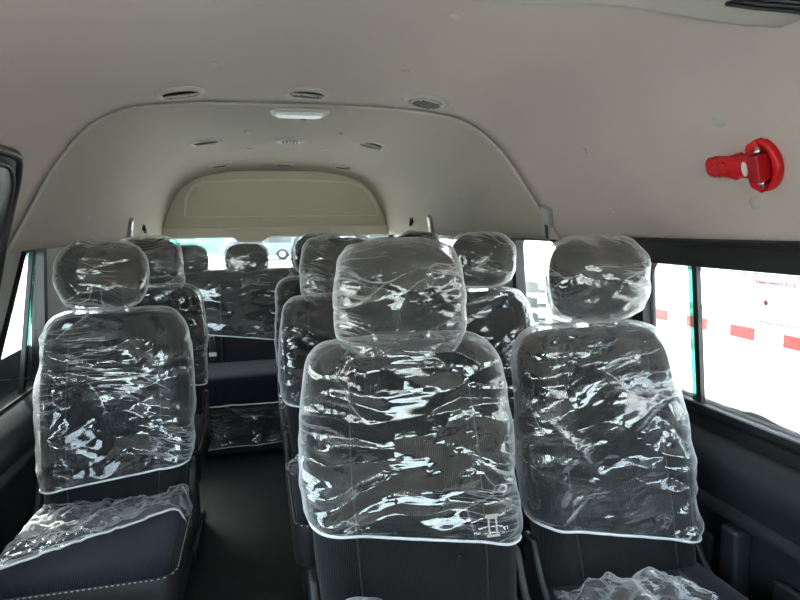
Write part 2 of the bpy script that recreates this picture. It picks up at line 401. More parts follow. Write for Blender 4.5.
w4 = window(4, -1, q4(1.68, 2.0, 2.17, 2.17, ZB, ZT), q4(1.70, 1.995, 2.145, 2.145, .70, 1.118), 'small side window with a tinted divider beside the sliding door', r=.03, frit=False, divs=[(2.09, 1.98, .022, 'glassg'), (2.075, 1.965, .010, 'black')])
w5 = window(5, -1, q4(2.45, 2.45, 3.6, 3.6, ZB, ZT), q4(2.49, 2.49, 3.56, 3.56, .74, 1.105), 'rear side window', frit=False)
w6 = window(6, 1, q4(-1.1, -.98, -.62, -.62, ZB, ZT), q4(-1.06, -.94, -.66, -.66, .74, 1.1), 'front door window', frit=False)
w7 = window(7, -1, q4(-1.1, -.98, -.62, -.62, ZB, ZT), q4(-1.06, -.94, -.66, -.66, .74, 1.1), 'front door window', frit=False)
# lower pane slab behind the left window's glass (sash seen through it)
box('window_sash', (XC-hw(.76)-.035, 1.95, .755), (.012, .42, .12), 'carpaint', w4, .003)

# sliding door on the left with seal
dz0, dz1, dy0, dy1 = .04, 1.375, -.45, 1.775
door_in = [(-.3, .74), (1.56, .74), (1.72, 1.12), (-.3, 1.12)]
def densify(P, step=.05):
    out = []
    for i in range(len(P)):
        a, b = Vector(P[i]), Vector(P[(i+1) % len(P)]); n = max(1, int((b-a).length/step))
        out += [a+(b-a)*k/n for k in range(n)]
    return out
rim = inner_round([(dy0, dz0), (1.56, dz0), (1.58, .66), (1.83, 1.17), (1.80, dz1), (dy0, dz1)], .09, 6)
edge_y = lambda z: float(np.interp(z, [0, .66, 1.17, 1.375], [1.56, 1.58, 1.83, 1.80]))
# door panel: grid with window hole
V = []; Fc = []; ys = np.linspace(dy0+.02, dy1, 24); zs = np.linspace(dz0, dz1-.01, 40)
for z in zs:
    for y in ys:
        yy = dy0+.02+(y-ys[0])/(ys[-1]-ys[0])*(edge_y(z)-dy0-.03-(.05*max(0, (z-1.3)/.075)))
        V.append(W(-1, yy, z, .006))
for j in range(39):
    for i in range(23):
        yc, zc_ = (ys[i]+ys[i+1])/2, (zs[j]+zs[j+1])/2
        if i < 21 and i > 2 and .76 < zc_ < 1.1: continue
        Fc.append((j*24+i, j*24+i+1, (j+1)*24+i+1, (j+1)*24+i))
door = mesh('door_1', V, Fc, 'dark'); setp(door, 'dark sliding door with black rubber seal', kind='structure'); solid(door, .02, 0)
rd = densify([(p[0], p[1]) for p in rim], .06)
tube('door_seal', [W(-1, p[0], p[1], .012) for p in rd], .013, 'black', door, 10, True)
rd2 = [((p[0]-.66)*.985+.66, (p[1]-.7)*.955+.7) for p in rd]
tube('door_seal', [W(-1, p[0], p[1], .014) for p in rd2], .008, 'darker', door, 8, True)
panemesh('pane', -1, inner_round(door_in, .03), 'glass', door, -.004)

# black header rail over the right windows, grey on the rest
def rail(name, side, ya, yb, z, mat, r, n=12, label=None):
    V = []; rings = []
    for y in (ya, yb):
        rings.append([W(side, y, z + r[1]*math.sin(t), .004 + r[0]*math.cos(t)) for t in [math.pi*2*k/n for k in range(n)]])
    o = loft(name, rings, mat); setp(o, label, kind='structure'); return o
rail('trim_10', 1, -.6, 1.50, 1.130, 'black', (.012, .010), label='black rail above the big side window')
rail('trim_11', 1, -.6, 1.50, 1.098, 'darker', (.008, .022))
rail('trim_12', 1, 2.5, 3.6, 1.125, 'black', (.006, .006))
rail('trim_13', -1, 2.45, 3.6, 1.125, 'black', (.006, .006))
rail('trim_14', 1, -.6, 1.50, .722, 'black', (.010, .014))
V = [W(1, y, z, d) for y in (-.6, 1.5) for z, d in ((.7435, .004), (.7435, .0125), (.742, .0128))]
o = mesh('trim_15', V, [(0, 3, 4, 1), (1, 4, 5, 2)], 'silver'); setp(o, kind='structure')

# rear wall and tailgate
YB = 4.45
def slab(name, poly, y, t, mat, parent=None, bev=.0, hole=None):
    bm = bmesh.new(); vs = [bm.verts.new((p[0], y, p[1])) for p in poly]
    es = [bm.edges.new((vs[i], vs[(i+1) % len(vs)])) for i in range(len(vs))]
    if hole:
        hs = [bm.verts.new((p[0], y, p[1])) for p in hole]; es += [bm.edges.new((hs[i], hs[(i+1) % len(hs)])) for i in range(len(hs))]
        bmesh.ops.triangle_fill(bm, use_beauty=True, use_dissolve=False, edges=es)
    else:
        bm.faces.new(vs)
    ext = bmesh.ops.extrude_face_region(bm, geom=list(bm.faces))
    bmesh.ops.translate(bm, vec=(0, t, 0), verts=[g for g in ext['geom'] if isinstance(g, bmesh.types.BMVert)])
    o = frombm(name, bm, mat, parent)
    if bev: bevel(o, bev, 3)
    return o
outl = [(XC-.84, -.02), (XC+.84, -.02), (XC+.9, .7)] + [(p[0], p[1]) for p in full[::-1]] + [(XC-.9, .7)]
wh = [(-.60, .80), (.93, .80), (.98, 1.125), (.16, 1.13), (.145, 1.15), (-.20, 1.165), (-.625, 1.125)]
wh = [(-.60, .80), (.93, .80), (.985, 1.135), (-.645, 1.135)]
wb = slab('wall_back', outl, YB+.03, .04, 'pillar', hole=wh); setp(wb, 'grey rear bodywork around the tailgate window', kind='structure')
d2 = slab('door_2', [(-.66, .0), (.99, .0), (1.0, .79), (-.67, .79)], YB, .03, 'dark'); setp(d2, 'dark lower tailgate trim', kind='structure')
wr = slab('window_8', [(-.66, .76), (.99, .76), (1.02, 1.16), (-.69, 1.16)], YB+.02, .02, 'black', hole=[(-.60, .81), (.93, .81), (.975, 1.128), (-.635, 1.128)]); setp(wr, 'wide tailgate window behind the rear bench', kind='structure')
slab('pane', [(-.62, .79), (.95, .79), (.99, 1.14), (-.65, 1.14)], YB+.04, .004, 'glass', wr)
arch = [(-.652, 1.118), (1.02, 1.118), (1.005, 1.22), (.965, 1.33), (.91, 1.43), (.83, 1.51), (.74, 1.55), (.62, 1.568), (.4, 1.582), (.17, 1.587), (-.08, 1.583), (-.27, 1.572), (-.38, 1.553), (-.47, 1.515), (-.55, 1.43), (-.60, 1.33), (-.64, 1.22)]
shr = lambda P, k, c=(XC+.02, 1.34): [(c[0]+(p[0]-c[0])*k[0], c[1]+(p[1]-c[1])*k[1]) for p in P]
tg = empty('tailgate_trim_panel', (XC, YB-.03, 1.34), 'arched beige trim panel above the tailgate window', 'panel')
def rel(o, r): 
    for v in o.data.vertices: v.co -= r.location
    return o
o = rel(slab('edge_seal', shr(arch, (1.012, 1.035)), YB-.022, .03, 'black', tg, .003), tg)
o = rel(slab('outer_panel', shr(arch, (.992, .985)), YB-.034, .02, 'panel', tg, .006), tg)
inn = [(-.475, 1.262), (.885, 1.262), (.865, 1.34), (.82, 1.42), (.75, 1.478), (.66, 1.502), (.4, 1.512), (.17, 1.515), (-.1, 1.513), (-.33, 1.50), (-.41, 1.47), (-.455, 1.40), (-.47, 1.33)]
rel(slab('raised_lip', shr(inn, (1.02, 1.06)), YB-.042, .02, 'panel_lip', tg, .007), tg)
rel(slab('inner_panel', shr(inn, (.985, .955)), YB-.045, .02, 'panel', tg, .004), tg)
rel(slab('lower_band', [(-.652, 1.115), (1.02, 1.115), (1.005, 1.19), (-.64, 1.19)], YB-.045, .02, 'panel_lip', tg, .01), tg)
bl = empty('brake_lamp_cover', (-.04, YB-.05, 1.12), 'beige wedge cover hanging into the middle of the tailgate window', 'cover')
rel(slab('housing', [(-.21, 1.165), (.145, 1.165), (.11, 1.13), (.04, 1.082), (-.122, 1.082), (-.17, 1.12)], YB-.062, .06, 'panel_lip', bl, .008), bl)
rel(slab('lamp_window', [(-.10, 1.088), (.02, 1.088), (.02, 1.10), (-.10, 1.10)], YB-.002, .012, 'redd', bl, .002), bl)

# front: windscreen wall (behind the photographer)
fo = [(XC-.84, -.02), (XC+.84, -.02), (XC+.9, .7)] + [(p[0], p[1]) for p in full[::-1]] + [(XC-.9, .7)]
ff = slab('wall_front', fo, Y0-.04, .04, 'dark', hole=[(XC-.76, .72), (XC+.76, .72), (XC+.70, 1.38), (XC-.70, 1.38)]); setp(ff, kind='structure')
wf = slab('window_9', [(XC-.78, .70), (XC+.78, .70), (XC+.72, 1.40), (XC-.72, 1.40)], Y0-.06, .015, 'black', hole=[(XC-.74, .74), (XC+.74, .74), (XC+.68, 1.36), (XC-.68, 1.36)]); setp(wf, 'windscreen', kind='structure')
slab('pane', [(XC-.75, .73), (XC+.75, .73), (XC+.69, 1.37), (XC-.69, 1.37)], Y0-.055, .004, 'glass', wf)

# overhead air duct at the front right
def duct():
    t = empty('overhead_air_duct', (.75, .5, 1.55), 'shallow moulded overhead duct with a dark grille in the top right corner', 'duct')
    idx = [i for i in range(NP) if full[i][0] > .42 and full[i][1] > 1.47]
    V = []; nj = 26
    for j in range(nj+3):
        for i in idx:
            x, z = full[i]; ye = float(np.interp(x, [.42, .54, .70, .78, .85, .90], [1.19, 1.125, 1.02, .955, .84, .70]))
            if j < nj: y = -.6+(ye-.03+.6)*j/(nj-1); d = .016
            else: y = ye + (-.012, -.003, .002)[j-nj]; d = (.014, .007, -.002)[j-nj]
            if i == idx[0] or i == idx[-1]: d = -.001
            xx, zz = nrm_in(i, d); V.append((xx, y, zz))
    o = mesh('duct_shell', V, gridfaces(len(idx), nj+3), 'ventring', t); rel(o, t)
    # grille
    ed = lambda x: float(np.interp(x, [.42, .54, .70, .78, .85, .90], [1.19, 1.125, 1.02, .955, .84, .70]))
    gi = [i for i in idx if .74 < full[i][0] < .89]; V = []
    for j in range(8):
        for i in gi:
            xx, zz = nrm_in(i, .0185); V.append((xx, .25+(ed(full[i][0])-.095-.25)*j/7, zz))
    o = mesh('grille', V, gridfaces(len(gi), 8), 'ventdark', t); rel(o, t)
    for k in range(9):
        q = []
        for i in gi:
            xx, zz = nrm_in(i, .021); q.append((xx, ed(full[i][0])-.100-.017*k, zz))
        s = tube('louvre_slat', q, .0035, 'dark', o, 6); rel(s, t)
duct()

# ceiling vents
def on_roof(x, y, d=.0):
    i = min(range(NP), key=lambda k: abs(full[k][0]-x) + (0 if full[k][1] > 1.4 else 9))
    a, b = full[max(i-1, 0)], full[min(i+1, NP-1)]
    # interpolate
    ks = sorted([(full[k][0], full[k][1]) for k in range(NP) if full[k][1] > 1.35]); z = float(np.interp(x, [k[0] for k in ks], [k[1] for k in ks]))
    rear = y > ysm(i)
    ang = math.atan2(b[1]-a[1], b[0]-a[0])
    return Vector((x, y, z-(.0125 if rear else 0)-d)), ang
def lathe_bm(prof, n=32):
    bm = bmesh.new(); rings = []
    for r, z in prof: rings.append([bm.verts.new((r*math.cos(2*math.pi*k/n), r*math.sin(2*math.pi*k/n), z)) for k in range(n)])
    for a, b in zip(rings, rings[1:]):
        for k in range(n): bm.faces.new((a[k], a[(k+1) % n], b[(k+1) % n], b[k]))
    for r in (rings[0], rings[-1]):
        bm.faces.new(r)
    return bm
def make_vent():
    t = empty('ceiling_vent', (0, 0, 0), 'x', 'vent', 'round air vents in the headliner')
    n = 32
    P = [(.058, -.002), (.058, -.010), (.066, -.012), (.076, -.006), (.078, 0.002)]
    V = [(r*math.cos(2*math.pi*k/n), r*math.sin(2*math.pi*k/n), z) for r, z in P for k in range(n)]
    mesh('vent_ring', V, gridfaces(n, len(P), True), 'ventring', t)
    frombm('vent_throat', lathe_bm([(.059, .001), (.059, -.003)]), 'ventdark', t)
    lb = frombm('louvre_disc', lathe_bm([(.050, .0), (.053, -.004), (.045, -.008)]), 'ventring', t, True)
    lb.rotation_euler = (math.radians(13), 0, 0); lb.location = (0, 0, -.006)
    b = bmesh.new()
    for k in range(5):
        x = -.034+.017*k; addbox(b, (0, x, -.0078), (2*math.sqrt(.046**2-x*x), .0085, .004))
    sl = frombm('louvre_slats', b, 'ventdark', lb)
    return t
def copy_tree(o, parent=None):
    c = o.copy(); COL.objects.link(c)
    if parent: c.parent = parent
    for ch in list(o.children): copy_tree(ch, c)
    return c
vp = make_vent()
vents = [(-.215, 2.06, 'front left of the nine, left of the dome lamp', 0, 14), (.185, 2.10, 'just in front of the dome lamp', .2, 9), (.583, 2.03, 'with open dark slats, right of the dome lamp', .2, 0),
         (-.215, 3.08, 'middle row, left one behind the arched seam', 0, 13), (.185, 3.13, 'with wide open black slots, middle of the second row', 1.57, 0), (.580, 3.03, 'middle row, right one behind the arched seam', .5, 13),
         (-.212, 4.07, 'left one nearest the tailgate panel', 0, 5), (.195, 4.15, 'centre one nearest the tailgate panel', 0, 5), (.584, 4.06, 'right one nearest the tailgate panel', 0, 5)]
for i, (x, y, d, rz, tilt) in enumerate(vents):
    v = vp if i == 0 else copy_tree(vp)
    p, a = on_roof(x, y); p.z += -.0005
    if y > 3.8: p.z -= .035*((y-3.7)/.75)**2
    v.location = p; v.rotation_euler = (0, -a, rz); v['label'] = 'round headliner air vent, ' + d
    for c in v.children:
        if c.name.startswith('louvre'): c.rotation_euler = (math.radians(tilt), 0, 0)
    if y > 3.8: v.rotation_euler.x = -.07

# dome lamp
t = empty('dome_lamp', (.178, 2.38, 1.617), 'white flat dome lamp with a silver lens in the middle of the headliner', 'lamp')
def prism(name, poly, z0, z1, mat, parent, bev=.004):
    bm = bmesh.new(); vs = [bm.verts.new((p[0], p[1], z0)) for p in poly]; bm.faces.new(vs)
    e = bmesh.ops.extrude_face_region(bm, geom=list(bm.faces)); bmesh.ops.translate(bm, vec=(0, 0, z1-z0), verts=[g for g in e['geom'] if isinstance(g, bmesh.types.BMVert)])
    o = frombm(name, bm, mat, parent); bevel(o, bev, 3); return o
def rrect(w, h, r, n=5, tap=1):
    return [(p[0]*(tap if p[1] > 0 else 1), p[1]) for p in inner_round([(-w/2, -h/2), (w/2, -h/2), (w/2, h/2), (-w/2, h/2)], r, n)]
prism('lamp_base', rrect(.225, .125, .03, tap=.92), -.008, .004, 'ventring', t)
prism('lamp_lens', rrect(.185, .085, .02, tap=.9), -.020, -.006, 'lens', t, .006)
prism('lamp_switch', rrect(.022, .012, .004), -.026, -.016, 'dark', t, .002).location = (.02, .050, .004)

# small trim clips in the headliner and round plugs on the walls
ray = lambda px, py: (cx*0 + Vector((cx.dot(Vector((px-400, 300-py, -F)).normalized()), cy.dot(Vector((px-400, 300-py, -F)).normalized()), cz.dot(Vector((px-400, 300-py, -F)).normalized()))))
clips = [(-.088, 1.746, 'left one ahead of the vents'), (.435, 1.737, 'right one ahead of the vents'), (.429, 1.27, 'nearest to the camera on the right'), (-.087, 1.27, 'nearest to the camera on the left'),
         (-.02, 2.86, 'behind the dome lamp, left one'), (.40, 2.84, 'behind the dome lamp, right one'), (-.02, 3.45, 'left one of the rear pair'), (.38, 3.45, 'right one of the rear pair')]
cl = None
for x, y, d in clips:
    if cl is None:
        cl = frombm('trim_clip', lathe_bm([(.012, .003), (.013, -.001), (.010, -.004), (.003, -.005)], 20), 'ventring', None, True); c = cl
    else: c = cl.copy(); COL.objects.link(c)
    p, a = on_roof(x, y); c.location = p; c.rotation_euler = (0, -a, 0)
    setp(c, 'small round headliner clip, ' + d, 'clip', 'small clips in the headliner')
def on_wall(s, y, z):
    p = W(s, y, z, .0); a = W(s, y, z-.01); b = W(s, y, z+.01); t = (b-a).normalized(); n = Vector((-s*t.z, 0, s*t.x)) if True else None
    if y > 2.05: p += n*.012
    return p, n
plugs = [(1, 1.064, 1.383, .014, 'above the red hammer'), (1, 1.03, 1.215, .013, 'below the red hammer'), (1, 1.576, 1.386, .010, 'behind the red hammer, upper one'), (1, 1.534, 1.213, .010, 'above the front right headrest'),
         (-1, 2.85, 1.36, .008, 'on the left side, upper front one'), (-1, 2.6, 1.235, .008, 'on the left side, lower one'), (-1, 3.55, 1.33, .008, 'on the left side, rear one'),
         (1, 2.75, 1.32, .008, 'right side behind the seam, front one'), (1, 3.3, 1.30, .008, 'right side behind the seam, rear one')]
pg = None
for s, y, z, r, d in plugs:
    if pg is None: pg = frombm('trim_plug', lathe_bm([(.013, -.004), (.014, .001), (.011, .004), (.006, .005)], 20), 'ventring', None, True); c = pg
    else: c = pg.copy(); COL.objects.link(c)
    p, n = on_wall(s, y, z); c.location = p+n*.001; c.rotation_euler = n.to_track_quat('Z', 'Y').to_euler(); c.scale = (r/.014,)*3
    setp(c, 'small round plug in the side headliner, ' + d, 'plug', 'round plugs in the side headliner')

# belt guides and coat hooks
def guide(s, y, z, L, label, tilt, wd=.055):
    p, n = on_wall(s, y, z); R = n.to_track_quat('Z', 'Y').to_matrix().to_4x4()
    t = empty('belt_guide', p, label, 'belt guide'); 
    up_ = Vector((0, 0, 1)); yv = (up_ - n*up_.dot(n)).normalized(); xv = yv.cross(n)
    B = Matrix((xv, yv, n)).transposed().to_4x4() @ Matrix.Rotation(tilt, 4, 'Z')
    bm = bmesh.new(); addbox(bm, (0, 0, .008), (wd, L, .022)); o = frombm('guide_cover', bm, 'pillar' if s > 0 and y < 2.5 else 'silver', t); bevel(o, .006, 3); o.matrix_local = B
    bm = bmesh.new(); addbox(bm, (wd*.22*s, -L*.22, .018), (wd*.35, L*.42, .006)); o2 = frombm('belt_slot', bm, 'black', t); bevel(o2, .001); o2.matrix_local = B
guide(1, 1.93, 1.185, .12, 'light grey belt guide on the pillar beside the front right headrest', -.35)
guide(1, 3.33, 1.19, .11, 'grey belt guide high on the right wall near the tailgate', -.35, .048)
guide(-1, 3.42, 1.19, .11, 'grey belt guide high on the left wall near the tailgate', .35, .048)
def hook(s, y, z, label):
    p, n = on_wall(s, y, z); t = empty('coat_hook', p, label, 'hook')
    yv = Vector((0, 1, 0))
    tube('hook_arm', [Vector((0, -.022, .03))+n*.004, Vector((0, -.022, -.012))+n*.012, Vector((0, -.012, -.02))+n*.016, Vector((0, .012, -.02))+n*.016, Vector((0, .022, -.012))+n*.012, Vector((0, .022, .03))+n*.004], .0065, 'black', t)
    o = box('hook_base', n*.002, (.012, .06, .016), 'black', t, .003)
hook(-1, 3.83, 1.19, 'black coat hook above the left rear seats'); hook(1, 3.75, 1.21, 'black coat hook above the right rear seats')

# ------------------------------------------------------------------ emergency hammer
def hammer():
    p, n = on_wall(1, 1.0, 1.29)
    t = empty('emergency_hammer', p, 'red emergency hammer in its red holder on the right headliner above the window', 'hammer')
    yv = Vector((0, 0, 1)); yv = (yv - n*yv.dot(n)).normalized(); xv = Vector((0, -1, 0))   # x: toward image right
    B = Matrix((xv, yv, n)).transposed().to_4x4() @ Matrix.Rotation(math.radians(-6), 4, 'Z')
    def pr(name, poly, z0, z1, mat, bev=.003, parent=None, off=(0, 0)):
        o = prism(name, [(q[0]+off[0], q[1]+off[1]) for q in poly], z0, z1, mat, parent or t, bev)
        if not parent: o.matrix_local = B
        return o
    # holder: fan-shaped plate with curved rim
    fan = [(.012, .044)] + [(.004+.052*math.cos(a), .056*math.sin(a)) for a in np.linspace(1.15, -1.15, 15)] + [(.012, -.044), (-.012, -.030), (-.035, -.020), (-.06, -.020), (-.06, .020), (-.035, .020), (-.012, .030)]
    pr('holder_plate', fan, 0, .007, 'red')
    arc_o = [(-.002+.060*math.cos(a), .057*math.sin(a)) for a in np.linspace(1.15, -1.15, 15)]; arc_i = [(-.002+.046*math.cos(a), .050*math.sin(a)) for a in np.linspace(-1.15, 1.15, 15)]
    pr('holder_rim', arc_o+arc_i, .002, .018, 'red', .004)
    pr('holder_jaw', [(-.004, .044), (.018, .054), (.026, .044), (.006, .033), (-.010, .030)], .002, .024, 'red')
    pr('holder_jaw', [(-.004, -.042), (.018, -.052), (.026, -.042), (.006, -.033), (-.010, -.030)], .002, .024, 'red')
    for sg in (1, -1): pr('holder_clip', [(-.075, sg*.016), (-.035, sg*.026), (-.028, sg*.018), (-.068, sg*.010)][::sg], .002, .028, 'red')
    # handle with grip ridges
    pts = np.linspace(-.118, .02, 44); rings = []
    for x in pts:
        w = .0205 + (.0015*math.sin((x+.11)*2*math.pi/.014) if x < -.06 else 0) + (.008*max(0, (x+.03)/.05)**1.3 if x > -.03 else 0)
        h = .013
        if x < -.098: q_ = (-.098-x)/.0205; w *= math.sqrt(max(.08, 1-q_*q_)); h *= math.sqrt(max(.1, 1-q_*q_))
        rings.append([(x, w*math.copysign(abs(math.cos(a))**.7, math.cos(a)), .019+h*math.copysign(abs(math.sin(a))**.7, math.sin(a))) for a in np.linspace(0, 2*math.pi, 20, endpoint=False)])
    h = loft('hammer_handle', rings, 'red', t); h.matrix_local = B
    o = pr('hammer_head', rrect(.026, .054, .004), .006, .040, 'redd', .004, off=(.022, 0))
    for sg in (1, -1):
        V = []; 
        for x, r in ((.0, .0065), (.006, .0065), (.015, .002)):
            V.append([(.022+r*math.cos(a), sg*(.027+x), .023+r*math.sin(a)) for a in np.linspace(0, 2*math.pi, 14, endpoint=False)])
        q = loft('steel_tip', V, 'steel', t); q.matrix_local = B; q['label'] = 'pointed steel tip'
    e = [(.0075*math.cos(a)-.004, .015*math.sin(a)) for a in np.linspace(0, 2*math.pi, 24, endpoint=False)]
    o = pr('oval_sticker', e, .0318, .0334, 'sticker', .0004); o['label'] = 'white oval sticker'
    rg = [Vector((-.062+.014*math.cos(a), .014*math.sin(a)*.9, .031)) for a in np.linspace(0, 2*math.pi, 24, endpoint=False)]
    o = tube('thumb_ring', rg, .0018, 'redd', t, 6, True); o.matrix_local = B
    t.scale = (1.0, 1.0, 1.0)
hammer()

# ------------------------------------------------------------------ printed notice on the right window
def text(body, size, loc, mat, parent):
    cu = bpy.data.curves.new('t', 'FONT'); cu.body = body; cu.size = size; cu.extrude = .0002; cu.offset = .0009; cu.space_character = 1.12
    o = bpy.data.objects.new('t', cu); COL.objects.link(o); bpy.context.view_layer.update()
    me = bpy.data.meshes.new_from_object(o.evaluated_get(bpy.context.evaluated_depsgraph_get())); bpy.data.objects.remove(o)
    me.materials.clear(); me.materials.append(M[mat])
    r = bpy.data.objects.new('lettering', me); COL.objects.link(r); r.parent = parent; r.location = loc; return r
p = W(1, 1.052, 1.048, -.008)
t = empty('emergency_exit_notice', p, 'pink printed emergency exit notice on the right window glass', 'notice')
xv = Vector((0, -1, 0)); tv = (W(1, 0, 1.07)-W(1, 0, 1.0)).normalized(); B = Matrix((xv, tv, xv.cross(tv))).transposed().to_4x4()
t.rotation_euler = B.to_euler()
text('Emergency Exit', .0138, (0, 0, 0), 'pink', t).name = 'heading'
def squiggle(x0, x1, y, mat, h=.0016, seed=1, name='small_print'):
    rd = random.Random(seed); bm = bmesh.new(); x = x0
    while x < x1:
        w = rd.uniform(.0015, .005); addbox(bm, (x+w/2, y+rd.uniform(-.0003, .0003), 0), (w, h, .0003)); x += w+.0012
    return frombm(name, bm, mat, t)
squiggle(.010, .090, -.012, 'pink', .0022, 2).name = 'small_print'
squiggle(.012, .064, -.022, 'pink', .0022, 3)
squiggle(.004, .055, -.052, 'greyprint', .0010, 4)
squiggle(.006, .100, -.080, 'greyprint', .0026, 5)
e = [(.006*math.cos(a)+.026, .0065*math.sin(a)-.038) for a in np.linspace(0, 2*math.pi, 20, endpoint=False)]
mesh('pink_dot', [(x, y, 0) for x, y in e]+[(x, y, .0004) for x, y in e], [tuple(range(20)), tuple(range(20, 40))]+[(i, (i+1) % 20, 20+(i+1) % 20, 20+i) for i in range(20)], 'pink', t, False)
tube('outline_drawing', [(.05, -.066, 0), (.062, -.058, 0), (.058, -.045, 0), (.072, -.040, 0), (.082, -.052, 0), (.090, -.058, 0), (.05, -.066, 0)], .0005, 'silver', t, 4)

# ------------------------------------------------------------------ seats
rng = np.random.default_rng(7)
def sgn(v, e): return math.copysign(abs(v)**e, v)
BT = [0, .12, .35, .6, .8, 1.0]
def back_geo(t, grow=0.):
    """half width, half thickness, centre y, z for t 0..1 (bottom..top) of a backrest"""
    hwid = np.interp(t, [0, .25, .6, .85, 1.], [.195, .208, .215, .203, .188])+grow
    th = np.interp(t, [0, .3, 1], [.062, .060, .042])+grow
    z = .42+.522*t; y = -.165+.140*t
    return hwid, th, y, z
def back_rings(nu, ts, grow=0., topgrow=0., widen=None):
    R = []
    for t in ts:
        hwid, th, y, z = back_geo(min(t, 1), grow)
        if widen: hwid += widen(t)
        k = 1.
        if t > .84:
            q = min((t-.84)/.16, 1); k = max(1-q**3.2, 0.)**(1/2.6); k = max(k, .001)
        hx = hwid*(.42+.58*k) if t > .84 else hwid
        hx = hwid-(1-k)*.085; hy = th*max(k, .02)
        z += topgrow*min(max((t-.8)/.2, 0), 1)
        ring = []
        for i in range(nu):
            a = 2*math.pi*i/nu
            x = hx*sgn(math.cos(a), .55); yy = hy*sgn(math.sin(a), .62)
            if yy < 0: # front face: bolsters proud, centre sunk
                u = abs(x)/hx; yy -= .014*k*math.exp(-((u-.82)/.16)**2); yy += .006*k*(1-u*u)
            ring.append((x, y+yy, z))
        R.append(ring)
    return R
def head_rings(nu, ts, grow=0., bot=None):
    R = []
    for t in ts:       # -1..1
        s = max(1-abs(t)**3.1, 0)**(1/2.6); s = max(s, .001)
        hx = (.098+.03*s + grow*min(1, s*3+.1))*(1 if t > -.99 else 1) - (1-s)*.075
        hx *= (1.0 + .06*t if t < 0 else 1-.05*t)
        hy = (.052+grow)*s
        z = 1.052+t*(.092+grow); y = -.012+.012*t - .012*(1-t*t)
        if bot: hx, hy, z, y = bot(t, hx, hy, z, y)
        R.append([(hx*sgn(math.cos(2*math.pi*i/nu), .68), y+hy*sgn(math.sin(2*math.pi*i/nu), .8), z) for i in range(nu)])
    return R
def crumple(P, N, slack, gmin, gmax, seed, it=90, closed=True, amp=.006, fixed=None, bend=.78, grav=0., freq=9., dirs=None, comp=.0, H=None):
    """Position based sheet: longer than what it wraps, so it buckles into folds. P,N: (nv,nu,3)"""
    r = np.random.default_rng(seed); P0 = P.copy(); nv, nu, _ = P.shape
    off = r.uniform(0, 50, 3)
    nz = np.zeros((nv, nu))
    sx, sy, sz = freq
    ca, sa = math.cos(dirs or .45), math.sin(dirs or .45)
    for j in range(nv):
        for i in range(nu):
            p = P0[j, i]; a = ca*p[0]+sa*p[2]; b = -sa*p[0]+ca*p[2]
            v = Vector((a*sx+off[0], p[1]*sy+off[1], b*sz+off[2]))
            nz[j, i] = 1-2*abs(noise.noise(v)) + .5*(1-2*abs(noise.noise(v*2.3)))-.9
    X = P0 + N*((nz*amp)[..., None]) + N*(gmin+.25*(gmax-gmin))[..., None]
    if H is not None: X += N*H[..., None]
    X += r.normal(0, .0004, X.shape)
    def sh(A, dv, du):
        B = np.roll(A, -du, 1) if du else A
        return B
    pairs = [(0, 1), (1, 0), (1, 1), (1, -1)]
    bend_p = [(0, 2), (2, 0)]
    def segs(dv, du):
        jj, ii = np.meshgrid(np.arange(nv-dv), np.arange(nu), indexing='ij')
        i2 = ii+du
        if closed: i2 %= nu
        else:
            ok = (i2 >= 0) & (i2 < nu); jj, ii, i2 = jj[ok], ii[ok], i2[ok]
        return jj.ravel(), ii.ravel(), (jj+dv).ravel(), i2.ravel()
    SG = [(*segs(*p), 1) for p in pairs]+[(*segs(*p), 2) for p in bend_p]
    L0 = []
    base = P0+N*gmin[..., None]
    for (a, b, c, d, k) in SG: L0.append(np.linalg.norm(base[a, b]-base[c, d], axis=1)*(1+slack))
    for q in range(it):
        D = np.zeros_like(X); C = np.zeros((nv, nu))
        for (a, b, c, d, k), L in zip(SG, L0):
            v = X[c, d]-X[a, b]; l = np.linalg.norm(v, axis=1)+1e-9
            if k == 1: e = np.where(l > L, l-L, (l-L)*.45)
            else: e = np.where(l < L*bend, l-L*bend, 0.)
            w = (e/l*.5)[:, None]*v
            np.add.at(D, (a, b), w); np.add.at(D, (c, d), -w); np.add.at(C, (a, b), 1); np.add.at(C, (c, d), 1)
        X += 1.3*D/np.maximum(C, 1)[..., None]
        X[..., 2] -= grav
        g = ((X-P0)*N).sum(-1); X += N*(np.clip(g, gmin, gmax)-g)[..., None]
        if fixed is not None: X[fixed] = base[fixed]
    return X
def folds(P, seed, n, x1, z0, z1, amp=.010):
    """straight tension folds that fan out from the sides and corners of the wrapped shape"""
    rd = random.Random(seed); x, z = P[..., 0], P[..., 2]; H = np.zeros_like(x)
    for k in range(n):
        sd = rd.choice((-1, 1)); ox, oz = sd*x1*rd.uniform(.8, 1.05), rd.uniform(z0, z1)
        a = rd.gauss(-.25 if oz > (z0+z1)/2 else .12, .38); d = (-sd*math.cos(a), math.sin(a)); L = rd.uniform(.5, 1.9)*x1
        u = (x-ox)*d[0]+(z-oz)*d[1]; v = -(x-ox)*d[1]+(z-oz)*d[0]
        w = rd.uniform(.008, .020)+.022*np.clip(u/L, 0, 1); h = rd.uniform(.4, 1.)*amp
        tri = np.where(v > 0, np.clip(1-v/w, 0, 1), np.clip(1+v/(w*rd.uniform(.5, 2.2)), 0, 1))
        H = np.maximum(H, h*tri*np.clip(u/.03+.5, 0, 1)*np.clip((L-u)/(.5*L), 0, 1))
    return H
def normals(P, closed=True):
    if closed: du = np.roll(P, -1, 1)-np.roll(P, 1, 1)
    else: du = np.gradient(P, axis=1)
    dv = np.gradient(P, axis=0); n = np.cross(du, dv); l = np.linalg.norm(n, axis=-1, keepdims=True)
    n = n/np.maximum(l, 1e-9)
    return n
